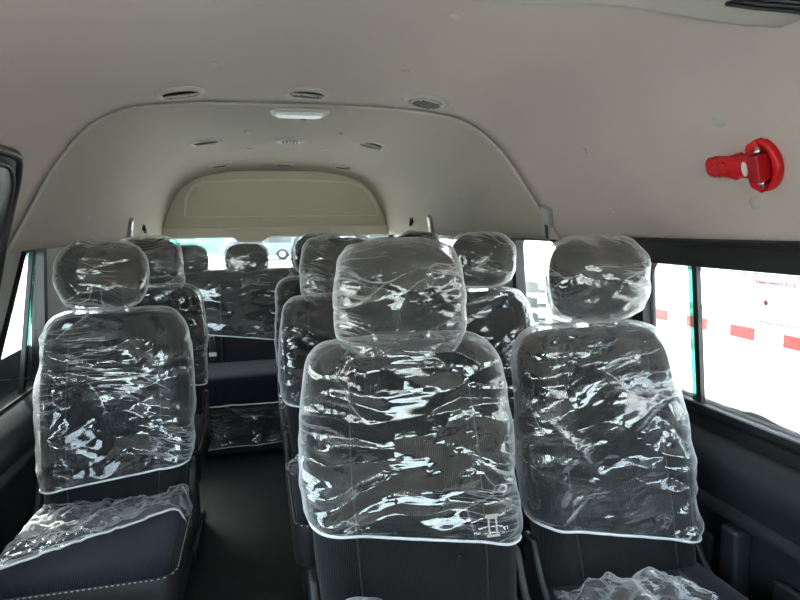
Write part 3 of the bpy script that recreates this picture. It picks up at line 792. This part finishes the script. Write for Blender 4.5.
def smooth_n(n, k=4):
    for _ in range(k):
        n = n + np.roll(n, 1, 1)+np.roll(n, -1, 1); n[1:-1] = n[1:-1]*.5+.25*(n[:-2]+n[2:])
        n /= np.maximum(np.linalg.norm(n, axis=-1, keepdims=True), 1e-9)
    return n
def grid_mesh(name, X, mat, parent, closed=True, capend=False):
    nv, nu, _ = X.shape; Fc = gridfaces(nu, nv, closed)
    if capend: Fc.append(tuple((nv-1)*nu+k for k in range(nu)))
    return mesh(name, X.reshape(-1, 3), Fc, mat, parent)
LB = 'clear wrinkled plastic film'
def back_cover(seat, seed, tilt, loose_l=.0, loose_r=.0, bottom=.17, spread=0.03):
    nu, nv = 190, 104
    ts = np.concatenate([np.linspace(bottom, .84, 76), .84+.16*np.sin(np.linspace(0, math.pi/2, nv-76+1)[1:])])
    wd = lambda t: .0
    P = np.array(back_rings(nu, ts, .004, .006))
    for j in range(nv):      # slanting hem
        f = max(0, 1-(j/40)); P[j, :, 2] += -tilt*P[j, :, 0]*f
        P[j, :, 1] += -tilt*P[j, :, 0]*f*.27
    C = P.mean(1, keepdims=True); N = normals(P)
    s = np.sign(((P-C)*N).sum(-1).mean()); N = N*s
    N = smooth_n(N, 3); N[-3:] = N[-3:]*.3+np.array([0, 0, .7]); N /= np.linalg.norm(N, axis=-1, keepdims=True)
    x = P[..., 0]; front = P[..., 1] < C[..., 1]
    side = np.clip((np.abs(x)-.15)/.06, 0, 1)
    tt = np.array(ts)[:, None]
    gmax = .013+.014*side + loose_l*np.clip((-x-.12)/.08, 0, 1) + loose_r*np.clip((x-.12)/.08, 0, 1) + .012*np.clip((tt-.8)/.15, 0, 1)*np.ones_like(x)
    gmax[:3] *= .5
    gmin = np.full_like(gmax, .0015)
    H = folds(P, seed*7+1, 20, .2, .52, .92)
    X = crumple(P, N, .03, gmin, gmax+H*.8, seed, it=55, amp=.007, freq=(4., 5., 8.), dirs=.42 if seed % 2 else -.5, H=H)
    o = grid_mesh('backrest_cover', X, 'film', seat, True, True); o['label'] = LB+' pulled over the backrest'
    hm = tube('cover_hem', [X[0, i] for i in range(0, nu, 2)], .0028, 'hem', o, 6, True); hm['label'] = 'white elastic hem'
    return o
def head_cover(head, seed, style):
    nu, nv = 130, 84
    if style == 'tight':
        ts = np.sin(np.linspace(-1.45, math.pi/2, nv)); bot = None
        P = np.array(head_rings(nu, ts, .004))
    else:
        ts = np.concatenate([np.linspace(-1.45, -.75, 24), np.sin(np.linspace(math.asin(-.75), math.pi/2, nv-24+1)[1:])])
        def bot(t, hx, hy, z, y):
            if t < -.55:
                q = min((-.55-t)/.9, 1); s = .75
                hx0, hy0 = .122, .050
                hx = hx0*(1-.22*q) ; hy = hy0*(1-.05*q)
            return hx, hy, z, y
        P = []
        for t in ts:
            tt = max(t, -.4); base = head_rings(nu, [tt], .006)[0]
            if t < -.4:
                q = (-.4-t)/1.05; sc = 1+.05*math.sin(q*3)-.13*q*q; dz = (t+.4)*.084
                base = [(p[0]*sc, -.02+(p[1]+.02)*(1-.1*q), p[2]+dz) for p in base]
            P.append(base)
        P = np.array(P)
    C = P.mean(1, keepdims=True); N = normals(P); N = N*np.sign(((P-C)*N).sum(-1).mean()); N = smooth_n(N, 3)
    N[-3:] = N[-3:]*.3+np.array([0, 0, .7]); N /= np.linalg.norm(N, axis=-1, keepdims=True)
    g = np.full(P.shape[:2], .010)+.008*np.clip(np.abs(P[..., 0])-.08, 0, 1)/.05
    t2 = np.array(ts)[:, None]*np.ones_like(g)
    if style == 'loose': g = .012+.020*np.clip(1-np.abs(t2+.45)/.7, 0, 1)+.016*np.clip(np.abs(P[..., 0])-.08, 0, 1)/.05
    H = folds(P, seed*5+2, 16, .12, .97, 1.14, .007)
    X = crumple(P, N, .05 if style == 'loose' else .03, np.full_like(g, .0015), g+H*.8, seed, it=50, H=H, amp=.006, freq=(6., 6., 9.), dirs=-.9 if seed % 2 else .8)
    o = grid_mesh('headrest_cover', X, 'filmheadloose' if style == 'loose' else 'filmhead', head, True, True); o['label'] = LB+' over the headrest'
    return o
def heap(seat, seed, mode):
    """bunched film left on the seat cushion"""
    nu, nv = 90, 60
    P = np.zeros((nv, nu, 3))
    for j in range(nv):
        for i in range(nu):
            u, v = i/(nu-1)*2-1, j/(nv-1)
            if mode == 'sheet':
                x = u*.232; y = -.20-(.235-.125*u)*v; z = .452
                e = max(0, abs(x)-.19); z -= e*1.6 ; x -= math.copysign(e*.35, x)
                z += .035*math.exp(-((u-.9)/.25)**2)*math.sin(math.pi*min(1, v+.15)) + .012*v
            elif mode == 'pile':
                x = u*.16-.06; y = -.25-.20*v; z = .448+.052*math.cos(u*1.5)**2*math.sin(math.pi*v)**.7
            else:
                x = u*.075-.14; y = -.25-.10*v; z = .45+.115*math.cos(u*1.5)**2*math.sin(math.pi*v)**.8
            P[j, i] = (x, y, z)
    N = normals(P, False); N = N*np.sign(N[..., 2].mean())
    g = np.full((nv, nu), .05 if mode != 'sheet' else .030)
    if mode == 'sheet': g[:4] = .004; g[-6:] = .004
    gm = np.full((nv, nu), .001)
    X = crumple(P, N, .16, gm, g, seed, it=60, closed=False, amp=.035 if mode != 'sheet' else .02, freq=(12., 12., 12.), dirs=.3)
    X = np.maximum(X, np.array([-9, -9, .4535 if mode != 'sheet' else -9]))
    o = grid_mesh('cushion_cover', X, 'filmloose', seat, False); o['label'] = 'bunched clear plastic film on the seat cushion'
    if mode == 'sheet':
        for row in (0, nv-1): tube('cover_hem', [X[row, i] for i in range(0, nu, 2)], .0028, 'hem', o, 6)
    return o
def cushion_rings(nu, ys, grow=0.):
    R = []
    for y in ys:   # y from back -.17 to front -.56
        q = (y+.17)/-.40; k = 1.
        if q > .86: k = max(1-((q-.86)/.14)**2.5, 0)**(1/2.5); 
        hx = .213 - (1-k)*.03; zt = .445+.006*math.sin(q*3) - (1-k)*.03; zb = .315+.0*(1-k)
        R.append([])
        for i in range(nu):
            a = 2*math.pi*i/nu; c, s = sgn(math.cos(a), .45), sgn(math.sin(a), .4)
            x = hx*c; z = (zt+zb)/2+(zt-zb)/2*s
            if s > .5: u = abs(x)/hx; z += .008*math.exp(-((u-.8)/.18)**2) - .004*(1-u*u)
            R[-1].append((x, y, z))
    return R
def make_seat(loc, label, seed, hstyle='tight', tilt=0., ll=0., lr=0., pile='sheet', bottom=.17, hx=0.):
    t = empty('passenger_seat', loc, label, 'seat', 'film-wrapped passenger seats')
    b = loft('backrest', back_rings(72, np.concatenate([np.linspace(0, .84, 22), .84+.16*np.sin(np.linspace(0, math.pi/2, 10)[1:])])), 'fab', t)
    m = b.modifiers.new('es', 'EDGE_SPLIT'); m.split_angle = 1.1
    # bolster seams
    for s in (-1, 1):
        pts = []
        for q in np.linspace(.03, .9, 20):
            h_, th, y, z = back_geo(q); pts.append((s*h_*.62, y-th*.94-.0002, z))
        tube('bolster_seam', pts, .0016, 'leather', b, 5)
    c = empty('dummy', (0, 0, 0), 'x', 'x'); bpy.data.objects.remove(c)
    cu = loft('seat_cushion', cushion_rings(64, np.concatenate([np.linspace(-.15, -.514, 16), -.514-.056*np.sin(np.linspace(0, math.pi/2, 9)[1:])])), 'fabc', t)
    # leatherette skirt under the cushion top
    sk = []
    for z, g in ((.305, .0), (.31, .006), (.40, .006), (.418, .002)):
        ring = []
        for p in inner_round([(-.213, -.15), (.213, -.15), (.213, -.575), (-.213, -.575)], .05, 6): ring.append((p[0]*(1+g/.21), -.36+(p[1]+.36)*(1+g/.21), z))
        sk.append(ring)
    skirt = loft('cushion_skirt', sk, 'leather', t); skirt['label'] = 'smooth dark leatherette sides of the cushion'
    m = skirt.modifiers.new('es', 'EDGE_SPLIT'); m.split_angle = .9
    st = [Vector((p[0]*1.022, -.36+(p[1]+.36)*1.022, .4195)) for p in densify([tuple(q) for q in inner_round([(-.213, -.15), (.213, -.15), (.213, -.575), (-.213, -.575)], .05, 6)], .006)]
    bm = bmesh.new()
    for i in range(0, len(st)-1, 2):
        d = st[i+1]-st[i]
        if d.length < 1e-5: continue
        addbox(bm, (st[i]+st[i+1])/2, (.005, .0016, .0016), d.to_track_quat('X', 'Z').to_matrix().to_4x4())
    so = frombm('stitching', bm, 'stitch', skirt); so['label'] = 'white stitching'
    # base
    base = bmesh.new(); addbox(base, (0, -.34, .155), (.34, .34, .31)); o = frombm('pedestal', base, 'darker', t); bevel(o, .02, 3)
    for s in (-1, 1): box('floor_rail', (s*.16, -.34, .012), (.04, .42, .024), 'dark', t, .004)
    for s in (-1, 1):
        h = [(s*.222, -.13, .36), (s*.222, -.24, .34), (s*.222, -.26, .39), (s*.222, -.19, .45), (s*.222, -.15, .52), (s*.222, -.11, .52)]
        bm = bmesh.new(); vs = [bm.verts.new(p) for p in h]; bm.faces.new(vs)
        e = bmesh.ops.extrude_face_region(bm, geom=list(bm.faces)); bmesh.ops.translate(bm, vec=(-s*.018, 0, 0), verts=[g for g in e['geom'] if isinstance(g, bmesh.types.BMVert)])
        o = frombm('hinge_cover', bm, 'dark', t); bevel(o, .006, 3)
    o = box('recline_lever', (.232, -.30, .355), (.012, .10, .018), 'dark', t, .005)
    h = loft('headrest', head_rings(56, np.sin(np.linspace(-math.pi/2, math.pi/2, 30))), 'fabh', t)
    for v in h.data.vertices: v.co.x += hx
    for s in (-1, 1): tube('headrest_post', [(s*.058+hx, -.022, 1.0), (s*.058+hx*.6, -.026, .90)], .006, 'chrome', t, 12)
    for s in (-1, 1): box('post_collar', (s*.058+hx*.6, -.028, .925), (.03, .03, .014), 'dark', t, .004)
    for x, q in ((-.05, .46), (.09, .60), (.07, .25)):
        h_, th, y, z = back_geo(q); bt = bmesh.new(); r = bmesh.ops.create_uvsphere(bt, u_segments=8, v_segments=6, radius=.0048); bmesh.ops.translate(bt, vec=(x, y-th-.004, z), verts=r['verts'])
        frombm('button', bt, 'black', b, True)
    back_cover(b, seed, tilt, ll, lr, bottom)
    hc = head_cover(h, seed+50, hstyle)
    for v in hc.data.vertices: v.co.x += hx
    if pile: heap(cu, seed+90, pile)
    return t
front_r = make_seat((.735, 1.25, 0), 'film-wrapped dark seat beside the big right window, chrome headrest posts showing', 3, 'tight', .17, .004, .008, 'pile', .20, .022)
front_m = make_seat((.285, 1.22, 0), 'film-wrapped dark seat nearest the camera in the middle, loose film bunched round its neck', 4, 'loose', .16, .02, .006, 'tuft', .32)
left_1 = make_seat((-.405, 1.90, 0), 'film-wrapped dark seat on the left beside the small window, white-hemmed film over its cushion', 6, 'tight', -.10, .006, .01, 'sheet', .17, -.035)
front_r.scale.x = .90; left_1.scale.x = .92; front_m.scale.x = .97
def place(src, loc, label, hide_pile=False):
    c = copy_tree(src); c.location = loc; c['label'] = label; return c
row2_m = place(front_m, (.275, 2.05, 0), 'film-wrapped dark seat directly behind the nearest middle seat')
row2_r = place(front_r, (.765, 2.05, 0), 'film-wrapped dark seat behind the right window seat, beside the slanted window')
row3_m = place(front_r, (.265, 2.85, 0), 'film-wrapped dark seat in the third row beside the aisle, mostly hidden')
row3_r = place(left_1, (.80, 2.85, 0), 'film-wrapped dark seat in the third row at the right wall, only its headrest showing')
left_2 = place(front_m, (-.435, 2.66, 0), 'film-wrapped dark seat behind the left seat, next to the rear bench')
# the tab of the belt buckle lying on the middle seat under the film
bm = bmesh.new()
for c, s in (((0, 0, .022), (.026, .004, .005)), ((0, 0, -.022), (.034, .004, .006)), ((-.010, 0, 0), (.004, .004, .044)), ((.010, 0, 0), (.004, .004, .044)), ((0, 0, .028), (.036, .004, .007))): addbox(bm, c, s)
bt = frombm('belt_tongue', bm, 'ventring', front_m); bevel(bt, .001); bt.location = (.140, -.192, .60); bt.scale = (.8, .8, .75); bt.rotation_euler.x = -.26; bt['label'] = 'pale grey metal belt tongue'


# ------------------------------------------------------------------ rear bench
def bench():
    t = empty('rear_bench', (XC, 3.66, 0), 'wide dark rear bench with four film-wrapped headrests in front of the tailgate window', 'bench')
    H = .76
    def rings(nu, ts, grow):
        R = []
        for r in back_rings(nu, ts, grow, 0): R.append([(p[0]*(H+grow)/(.2), p[1], p[2]) for p in r])
        return R
    ts = np.concatenate([np.linspace(0, .84, 20), .84+.16*np.sin(np.linspace(0, math.pi/2, 10)[1:])])
    V = []; rr = []
    def sec(t, grow=0):
        hwid, th, y, z = back_geo(t, grow); k = 1.
        if t > .84: k = max(max(1-((t-.84)/.16)**3.2, 0)**(1/2.6), .001)
        hx = H+grow-(1-k)*.05; hy = th*max(k, .02)
        return [(hx*sgn(math.cos(a), .25), y+hy*sgn(math.sin(a), .6), z) for a in np.linspace(0, 2*math.pi, 120, endpoint=False)]
    b = loft('backrest', [sec(q) for q in ts], 'fab', t); m = b.modifiers.new('es', 'EDGE_SPLIT'); m.split_angle = 1.1
    for x in (-.38, 0, .38):
        tube('backrest_seam', [(x, back_geo(q)[2]-back_geo(q)[1]-.001, back_geo(q)[3]) for q in np.linspace(0, .85, 12)], .005, 'darker', b, 6)
    # film over the bench back
    nu, nv = 260, 60
    tt = np.concatenate([np.linspace(.22, .84, 44), .84+.16*np.sin(np.linspace(0, math.pi/2, nv-44+1)[1:])])
    def secn(q, g):
        hwid, th, y, z = back_geo(q, g); k = 1.
        if q > .84: k = max(max(1-((q-.84)/.16)**3.2, 0)**(1/2.6), .001)
        hx = H+g-(1-k)*.05; hy = th*max(k, .02)
        out = []
        for i in range(nu):   # evenly spread along the front and back
            s = i/nu*4
            if s < 2: x = (1-s)*hx; e = -1
            else: x = (s-3)*hx; e = 1
            u = min(1, abs(x)/hx); f = (1-u**12)**.5
            out.append((x, y+e*hy*f, z))
        return out
    P = np.array([secn(q, .006) for q in tt])
    for j in range(nv):
        f = max(0, 1-j/30); P[j, :, 2] += -.13*(P[j, :, 0])*f
    C = P.mean(1, keepdims=True); N = np.zeros_like(P); N[..., 1] = np.sign(P[..., 1]-C[..., 1]); N[-12:, :, 2] = np.linspace(0, 1.5, 12)[:, None]
    N /= np.maximum(np.linalg.norm(N, axis=-1, keepdims=True), 1e-6)
    g = np.full(P.shape[:2], .02); Hf = folds(P, 12, 40, .7, .55, .93)
    X = crumple(P, N, .03, np.full_like(g, .002), g, 31, it=50, amp=.006, freq=(4., 6., 8.), dirs=.25, H=Hf)
    o = grid_mesh('backrest_cover', X, 'film', b, True, True); o['label'] = LB+' over the bench back'
    tube('cover_hem', [X[0, i] for i in range(0, nu, 2)], .003, 'hem', o, 6, True)
    # cushion
    cr = []
    for y in np.concatenate([np.linspace(-.15, -.50, 10), -.50-.06*np.sin(np.linspace(0, math.pi/2, 8)[1:])]):
        q = (y+.50)/-.06; k = 1 if q < 0 else max(1-q**2.5, 0)**(1/2.5)
        cr.append([((H)*sgn(math.cos(a), .25), y, .345+(.09-.02*(1-k))*sgn(math.sin(a), .4)) for a in np.linspace(0, 2*math.pi, 80, endpoint=False)])
    cu = loft('seat_cushion', cr, 'fabc', t)
    box('bench_box', (0, -.35, .15), (1.44, .34, .30), 'darker', t, .015)
    # thin film hanging over the cushion front
    nu, nv = 150, 36; P = np.zeros((nv, nu, 3))
    for j in range(nv):
        for i in range(nu):
            x = (i/(nu-1)*2-1)*.74; v = j/(nv-1); s = v*.30
            y, z = -.566-.010*math.sin(x*9)**2, .285-v*.21
            P[j, i] = (x, y, z + (.03*x if v > .5 else 0))
    N = np.zeros_like(P); N[..., 1] = -1
    g = np.full((nv, nu), .02); X = crumple(P, N, .05, np.full_like(g, .001), g, 77, it=40, closed=False, amp=.012, freq=(7., 7., 9.), dirs=.5)
    o = grid_mesh('cushion_cover', X, 'film', cu, False); o['label'] = LB+' hanging over the front of the bench cushion'
    tube('cover_hem', [X[0, i] for i in range(0, nu, 2)], .003, 'hem', o, 6)
    tube('cover_hem', [X[-1, i] for i in range(0, nu, 2)], .002, 'hem', o, 6)
    H0 = None
    for n, x in enumerate((-.565, -.225, .155, .565)):
        if H0 is None:
            h = loft('headrest', head_rings(40, np.sin(np.linspace(-math.pi/2, math.pi/2, 22))), 'fabh', t); head_cover(h, 61, 'tight'); H0 = h
            for s in (-1, 1): tube('headrest_post', [(s*.058, -.022, 1.0), (s*.058, -.026, .90)], .006, 'chrome', h, 10)
            h.location.x = x
        else:
            h = copy_tree(H0, t); h.location.x = x
        h.scale = (.97, .9, 1.04); h.location.z = -.10
    return t
bn = bench()
bk = empty('belt_buckle', (-.262, 3.415, .54), 'black belt buckle with a small white tag hanging on the rear bench back', 'buckle')
box('buckle_body', (0, -.01, -.0), (.035, .022, .065), 'dark', bk, .006)
box('belt_strap', (.0, .0, -.050), (.028, .006, .07), 'black', bk, .002)
box('tag', (.0, -.008, -.05), (.04, .003, .022), 'sticker', bk, .001)['label'] = 'white tag'
tube('belt_loop', [(-.01, 0, .03), (-.01, -.004, .05), (.01, -.004, .05), (.01, 0, .03)], .003, 'silver', bk, 6)

# ------------------------------------------------------------------ outside
gd = box('floor', (0, 10, GZ-.05), (160, 160, .1), 'concrete', bev=0); gd.name = 'ground'; setp(gd, 'bright concrete yard outside the windows', kind='structure')
def wheel(name, c, r, w, parent, axis='X'):
    bm = lathe_bm([(r*.55, -w/2), (r*.92, -w/2), (r, -w*.35), (r, w*.35), (r*.92, w/2), (r*.55, w/2)], 32)
    o = frombm(name, bm, 'tyre', parent, True); o.rotation_euler = (0, math.pi/2, 0) if axis == 'X' else (math.pi/2, 0, 0); o.location = c
    rm = frombm('wheel_rim', lathe_bm([(r*.2, -w*.52), (r*.56, -w*.50), (r*.58, w*.50), (r*.2, w*.52)], 24), 'silver', o, True); return o
# long white coach parked alongside on the right
def arch_poly(y0, y1, z0, z1, wheels, r):
    pts = [(y0, z0)]
    for c in wheels:
        pts += [(c+r*math.cos(a), z0+r*math.sin(a)) for a in np.linspace(math.pi, 0, 16)]
    pts += [(y1, z0), (y1, z1), (y0, z1)]; return pts
coach = empty('coach', (2.45, 1.2, GZ), 'long overexposed white coach with a red and white reflective strip, beyond the big right window', 'coach')
bm = bmesh.new(); poly = arch_poly(-4.2, 3.0, .35, 2.9, [-2.2, 1.25], .50)
vs = [bm.verts.new((0, p[0], p[1])) for p in poly]; bm.faces.new(vs)
e = bmesh.ops.extrude_face_region(bm, geom=list(bm.faces)); bmesh.ops.translate(bm, vec=(2.3, 0, 0), verts=[g for g in e['geom'] if isinstance(g, bmesh.types.BMVert)])
bmesh.ops.triangulate(bm, faces=[f for f in bm.faces if len(f.verts) > 4]); o = frombm('body', bm, 'white', coach)
SZ = 1.265
for z, h in ((SZ+.095, .010), (SZ+.075, .006), (SZ+.03, .012), (1.85, .02)):
    box('side_trim', (-.006, -.6, z), (.012, 7.2, h), 'silver', coach, 0)
box('reflective_strip', (-.003, -.6, SZ-.01), (.006, 7.2, .07), 'white', coach, 0)
for k in range(22):
    yy = 2.06-.335*k+.0
    if yy < -4.1: break
    box('red_reflector', (-.006, yy, SZ-.012), (.008, .16, .06), 'redtape', coach, 0)
box('tan_stripe', (-.003, -.6, 1.13), (.006, 7.2, .05), 'tan', coach, 0)
for c in (-2.2, 1.25):
    wheel('wheel', (.16, c, .46), .45, .28, coach)
    tube('wheel_arch_lip', [(-.008, c+.52*math.cos(a), .35+.52*math.sin(a)) for a in np.linspace(0, math.pi, 20)], .018, 'silver', coach, 8)
for k in range(4): box('side_window', (-.004, -3.3+1.7*k, 2.3), (.01, 1.5, .55), 'carglass', coach, .004)
# pallets stacked beyond the slanted window
def pallet():
    bm = bmesh.new()
    for k in range(5): addbox(bm, (0, -.42+.21*k, .13), (1.2, .15, .025))
    for x in (-.55, 0, .55):
        for y in (-.42, 0, .42): addbox(bm, (x, y, .07), (.12, .14, .095))
    for x in (-.55, 0, .55): addbox(bm, (x, 0, .012), (.12, 1., .024))
    return frombm('pallet', bm, 'greypl')
pl = pallet(); nm = ['lowest', 'second from the ground', 'third from the ground', 'fourth from the ground', 'fifth from the ground', 'sixth from the ground', 'seventh from the ground', 'eighth from the ground', 'topmost']
for k in range(9):
    c = pl if k == 0 else pl.copy()
    if k: COL.objects.link(c)
    c.location = (3.05, 4.95, GZ+.145*k); c.rotation_euler.z = math.radians(90+(k*37 % 5-2)*.6)
    setp(c, 'grey pallet seen through the slanted window, %s of its stack' % nm[k], 'pallet', 'grey pallets in a stack')
# white van on the right, further back
def van(name, loc, rz, label, cat, mat, L=4.8, Wd=1.8, Hh=1.95, group=None):
    t = empty(name, loc, label, cat, group, rz)
    poly = arch_poly(-L/2, L/2, .25, 1.0, [-L*.3, L*.3], .36)
    prof = [(-L/2, .95), (-L/2+.1, Hh*.75), (-L/2+.35, Hh), (L/2-1.5, Hh), (L/2-.75, 1.05), (L/2, .95)]
    pts = poly[:-2] + [(L/2, .92), (L/2-.75, 1.08), (L/2-1.45, Hh), (-L/2+.3, Hh), (-L/2, 1.0)]
    bm = bmesh.new(); vs = [bm.verts.new((-Wd/2, p[0], p[1])) for p in pts]; bm.faces.new(vs)
    e = bmesh.ops.extrude_face_region(bm, geom=list(bm.faces)); bmesh.ops.translate(bm, vec=(Wd, 0, 0), verts=[g for g in e['geom'] if isinstance(g, bmesh.types.BMVert)])
    bmesh.ops.triangulate(bm, faces=[f for f in bm.faces if len(f.verts) > 4]); frombm('body', bm, mat, t)
    for s in (-1, 1):
        for a, b in ((-L/2+.35, -.1), (.0, L/2-1.45)): box('side_window', (s*Wd/2, (a+b)/2, Hh*.74), (.02, b-a, Hh*.26), 'carglass', t, .004)
        for c in (-L*.3, L*.3): wheel('wheel', (s*(Wd/2-.12), c, .33), .33, .2, t)
    box('rear_window', (0, -L/2-.0, Hh*.76), (Wd*.8, .06, Hh*.26), 'carglass', t, .01)
    box('windscreen', (0, L/2-1.1, Hh*.76), (Wd*.84, .05, .75), 'carglass', t, .01, Matrix.Rotation(math.radians(-38), 4, 'X'))
    return t
van('parked_van', (-3.4, 4.6, GZ), 0, 'white van with dark glass outside the left window', 'van', 'white', 5.2, 1.9, 2.3)
van('parked_car', (.2, 36, GZ), 1.45, 'dark car behind the tailgate window, left of the wedge cover', 'car', 'carpaint', 4.4, 1.8, 1.62)
van('parked_car', (6.5, 37, GZ), 1.65, 'pale silver car behind the tailgate window, right of the wedge cover', 'car', 'silver', 4.4, 1.8, 1.6)
hb = empty('site_hoarding', (-5.2, 40, GZ), 'pale green hoarding board with white posts far behind the tailgate window', 'hoarding')
for k in range(4): box('board', (-2.4+1.62*k, 0, 1.3), (1.5, .05, 2.1), 'green', hb, .01)
for k in range(5): box('post', (-3.2+1.62*k, -.03, 1.25), (.1, .1, 2.5), 'white', hb, .01)
sh = empty('white_shed', (2, 62, GZ), 'long white shed at the far end of the yard', 'shed')
box('wall', (0, 0, 2.0), (30, 4, 4.0), 'white', sh, 0); box('roof', (0, 0, 4.1), (31, 4.6, .25), 'silver', sh, .02)
for k in range(5): box('shutter', (-10+5*k, -2.02, 1.4), (3, .06, 2.8), 'silver', sh, .01)
tb = empty('teal_framed_booth', (-7.5, 15, GZ), 'white booth with teal uprights outside the left window', 'booth')
box('wall', (0, 0, 1.6), (3, 7, 3.2), 'white', tb, 0); box('roof', (0, 0, 3.3), (3.4, 7.4, .2), 'teal', tb, .02)
for k in range(5): box('upright', (1.52, -3.3+1.6*k, 1.6), (.1, .22, 3.2), 'teal', tb, .01)

# ------------------------------------------------------------------ light
w = bpy.data.worlds.new('sky'); S.world = w; w.use_nodes = True; nt = w.node_tree; nt.nodes.clear()
out = nt.nodes.new('ShaderNodeOutputWorld'); bg = nt.nodes.new('ShaderNodeBackground'); sky = nt.nodes.new('ShaderNodeTexSky')
SUN_EL, SUN_AZ = math.radians(52), math.radians(-25)     # azimuth from +Y toward +X
sky.sky_type = 'NISHITA'; sky.sun_disc = False; sky.sun_elevation = SUN_EL; sky.sun_rotation = SUN_AZ; sky.dust_density = 2.5; sky.air_density = 1.; sky.ozone_density = 1.
hz = nt.nodes.new('ShaderNodeMix'); hz.data_type = 'RGBA'; hz.inputs['Factor'].default_value = .5
hs = nt.nodes.new('ShaderNodeHueSaturation'); hs.inputs['Saturation'].default_value = .0; hs.inputs['Value'].default_value = 1.15
nt.links.new(sky.outputs[0], hs.inputs['Color']); nt.links.new(sky.outputs[0], hz.inputs['A']); nt.links.new(hs.outputs[0], hz.inputs['B']); nt.links.new(hz.outputs['Result'], bg.inputs[0]); bg.inputs[1].default_value = 1.3; nt.links.new(bg.outputs[0], out.inputs[0])
sd = bpy.data.lights.new('sun', 'SUN'); sd.energy = 11; sd.angle = .009; sd.color = (1, .95, .86)
so = bpy.data.objects.new('sun', sd); COL.objects.link(so)
dv = Vector((math.sin(SUN_AZ)*math.cos(SUN_EL), math.cos(SUN_AZ)*math.cos(SUN_EL), math.sin(SUN_EL))); so.rotation_euler = dv.to_track_quat('Z', 'Y').to_euler(); so.location = (0, 6, 8)
S.view_settings.exposure = 1.05
# portals at the openings (sampling aid for the sky only)
def portal(loc, rot, sx, sy):
    a = bpy.data.lights.new('window_portal', 'AREA'); a.shape = 'RECTANGLE'; a.size = sx; a.size_y = sy; a.cycles.is_portal = True
    o = bpy.data.objects.new('window_portal', a); COL.objects.link(o); o.location = loc; o.rotation_euler = rot
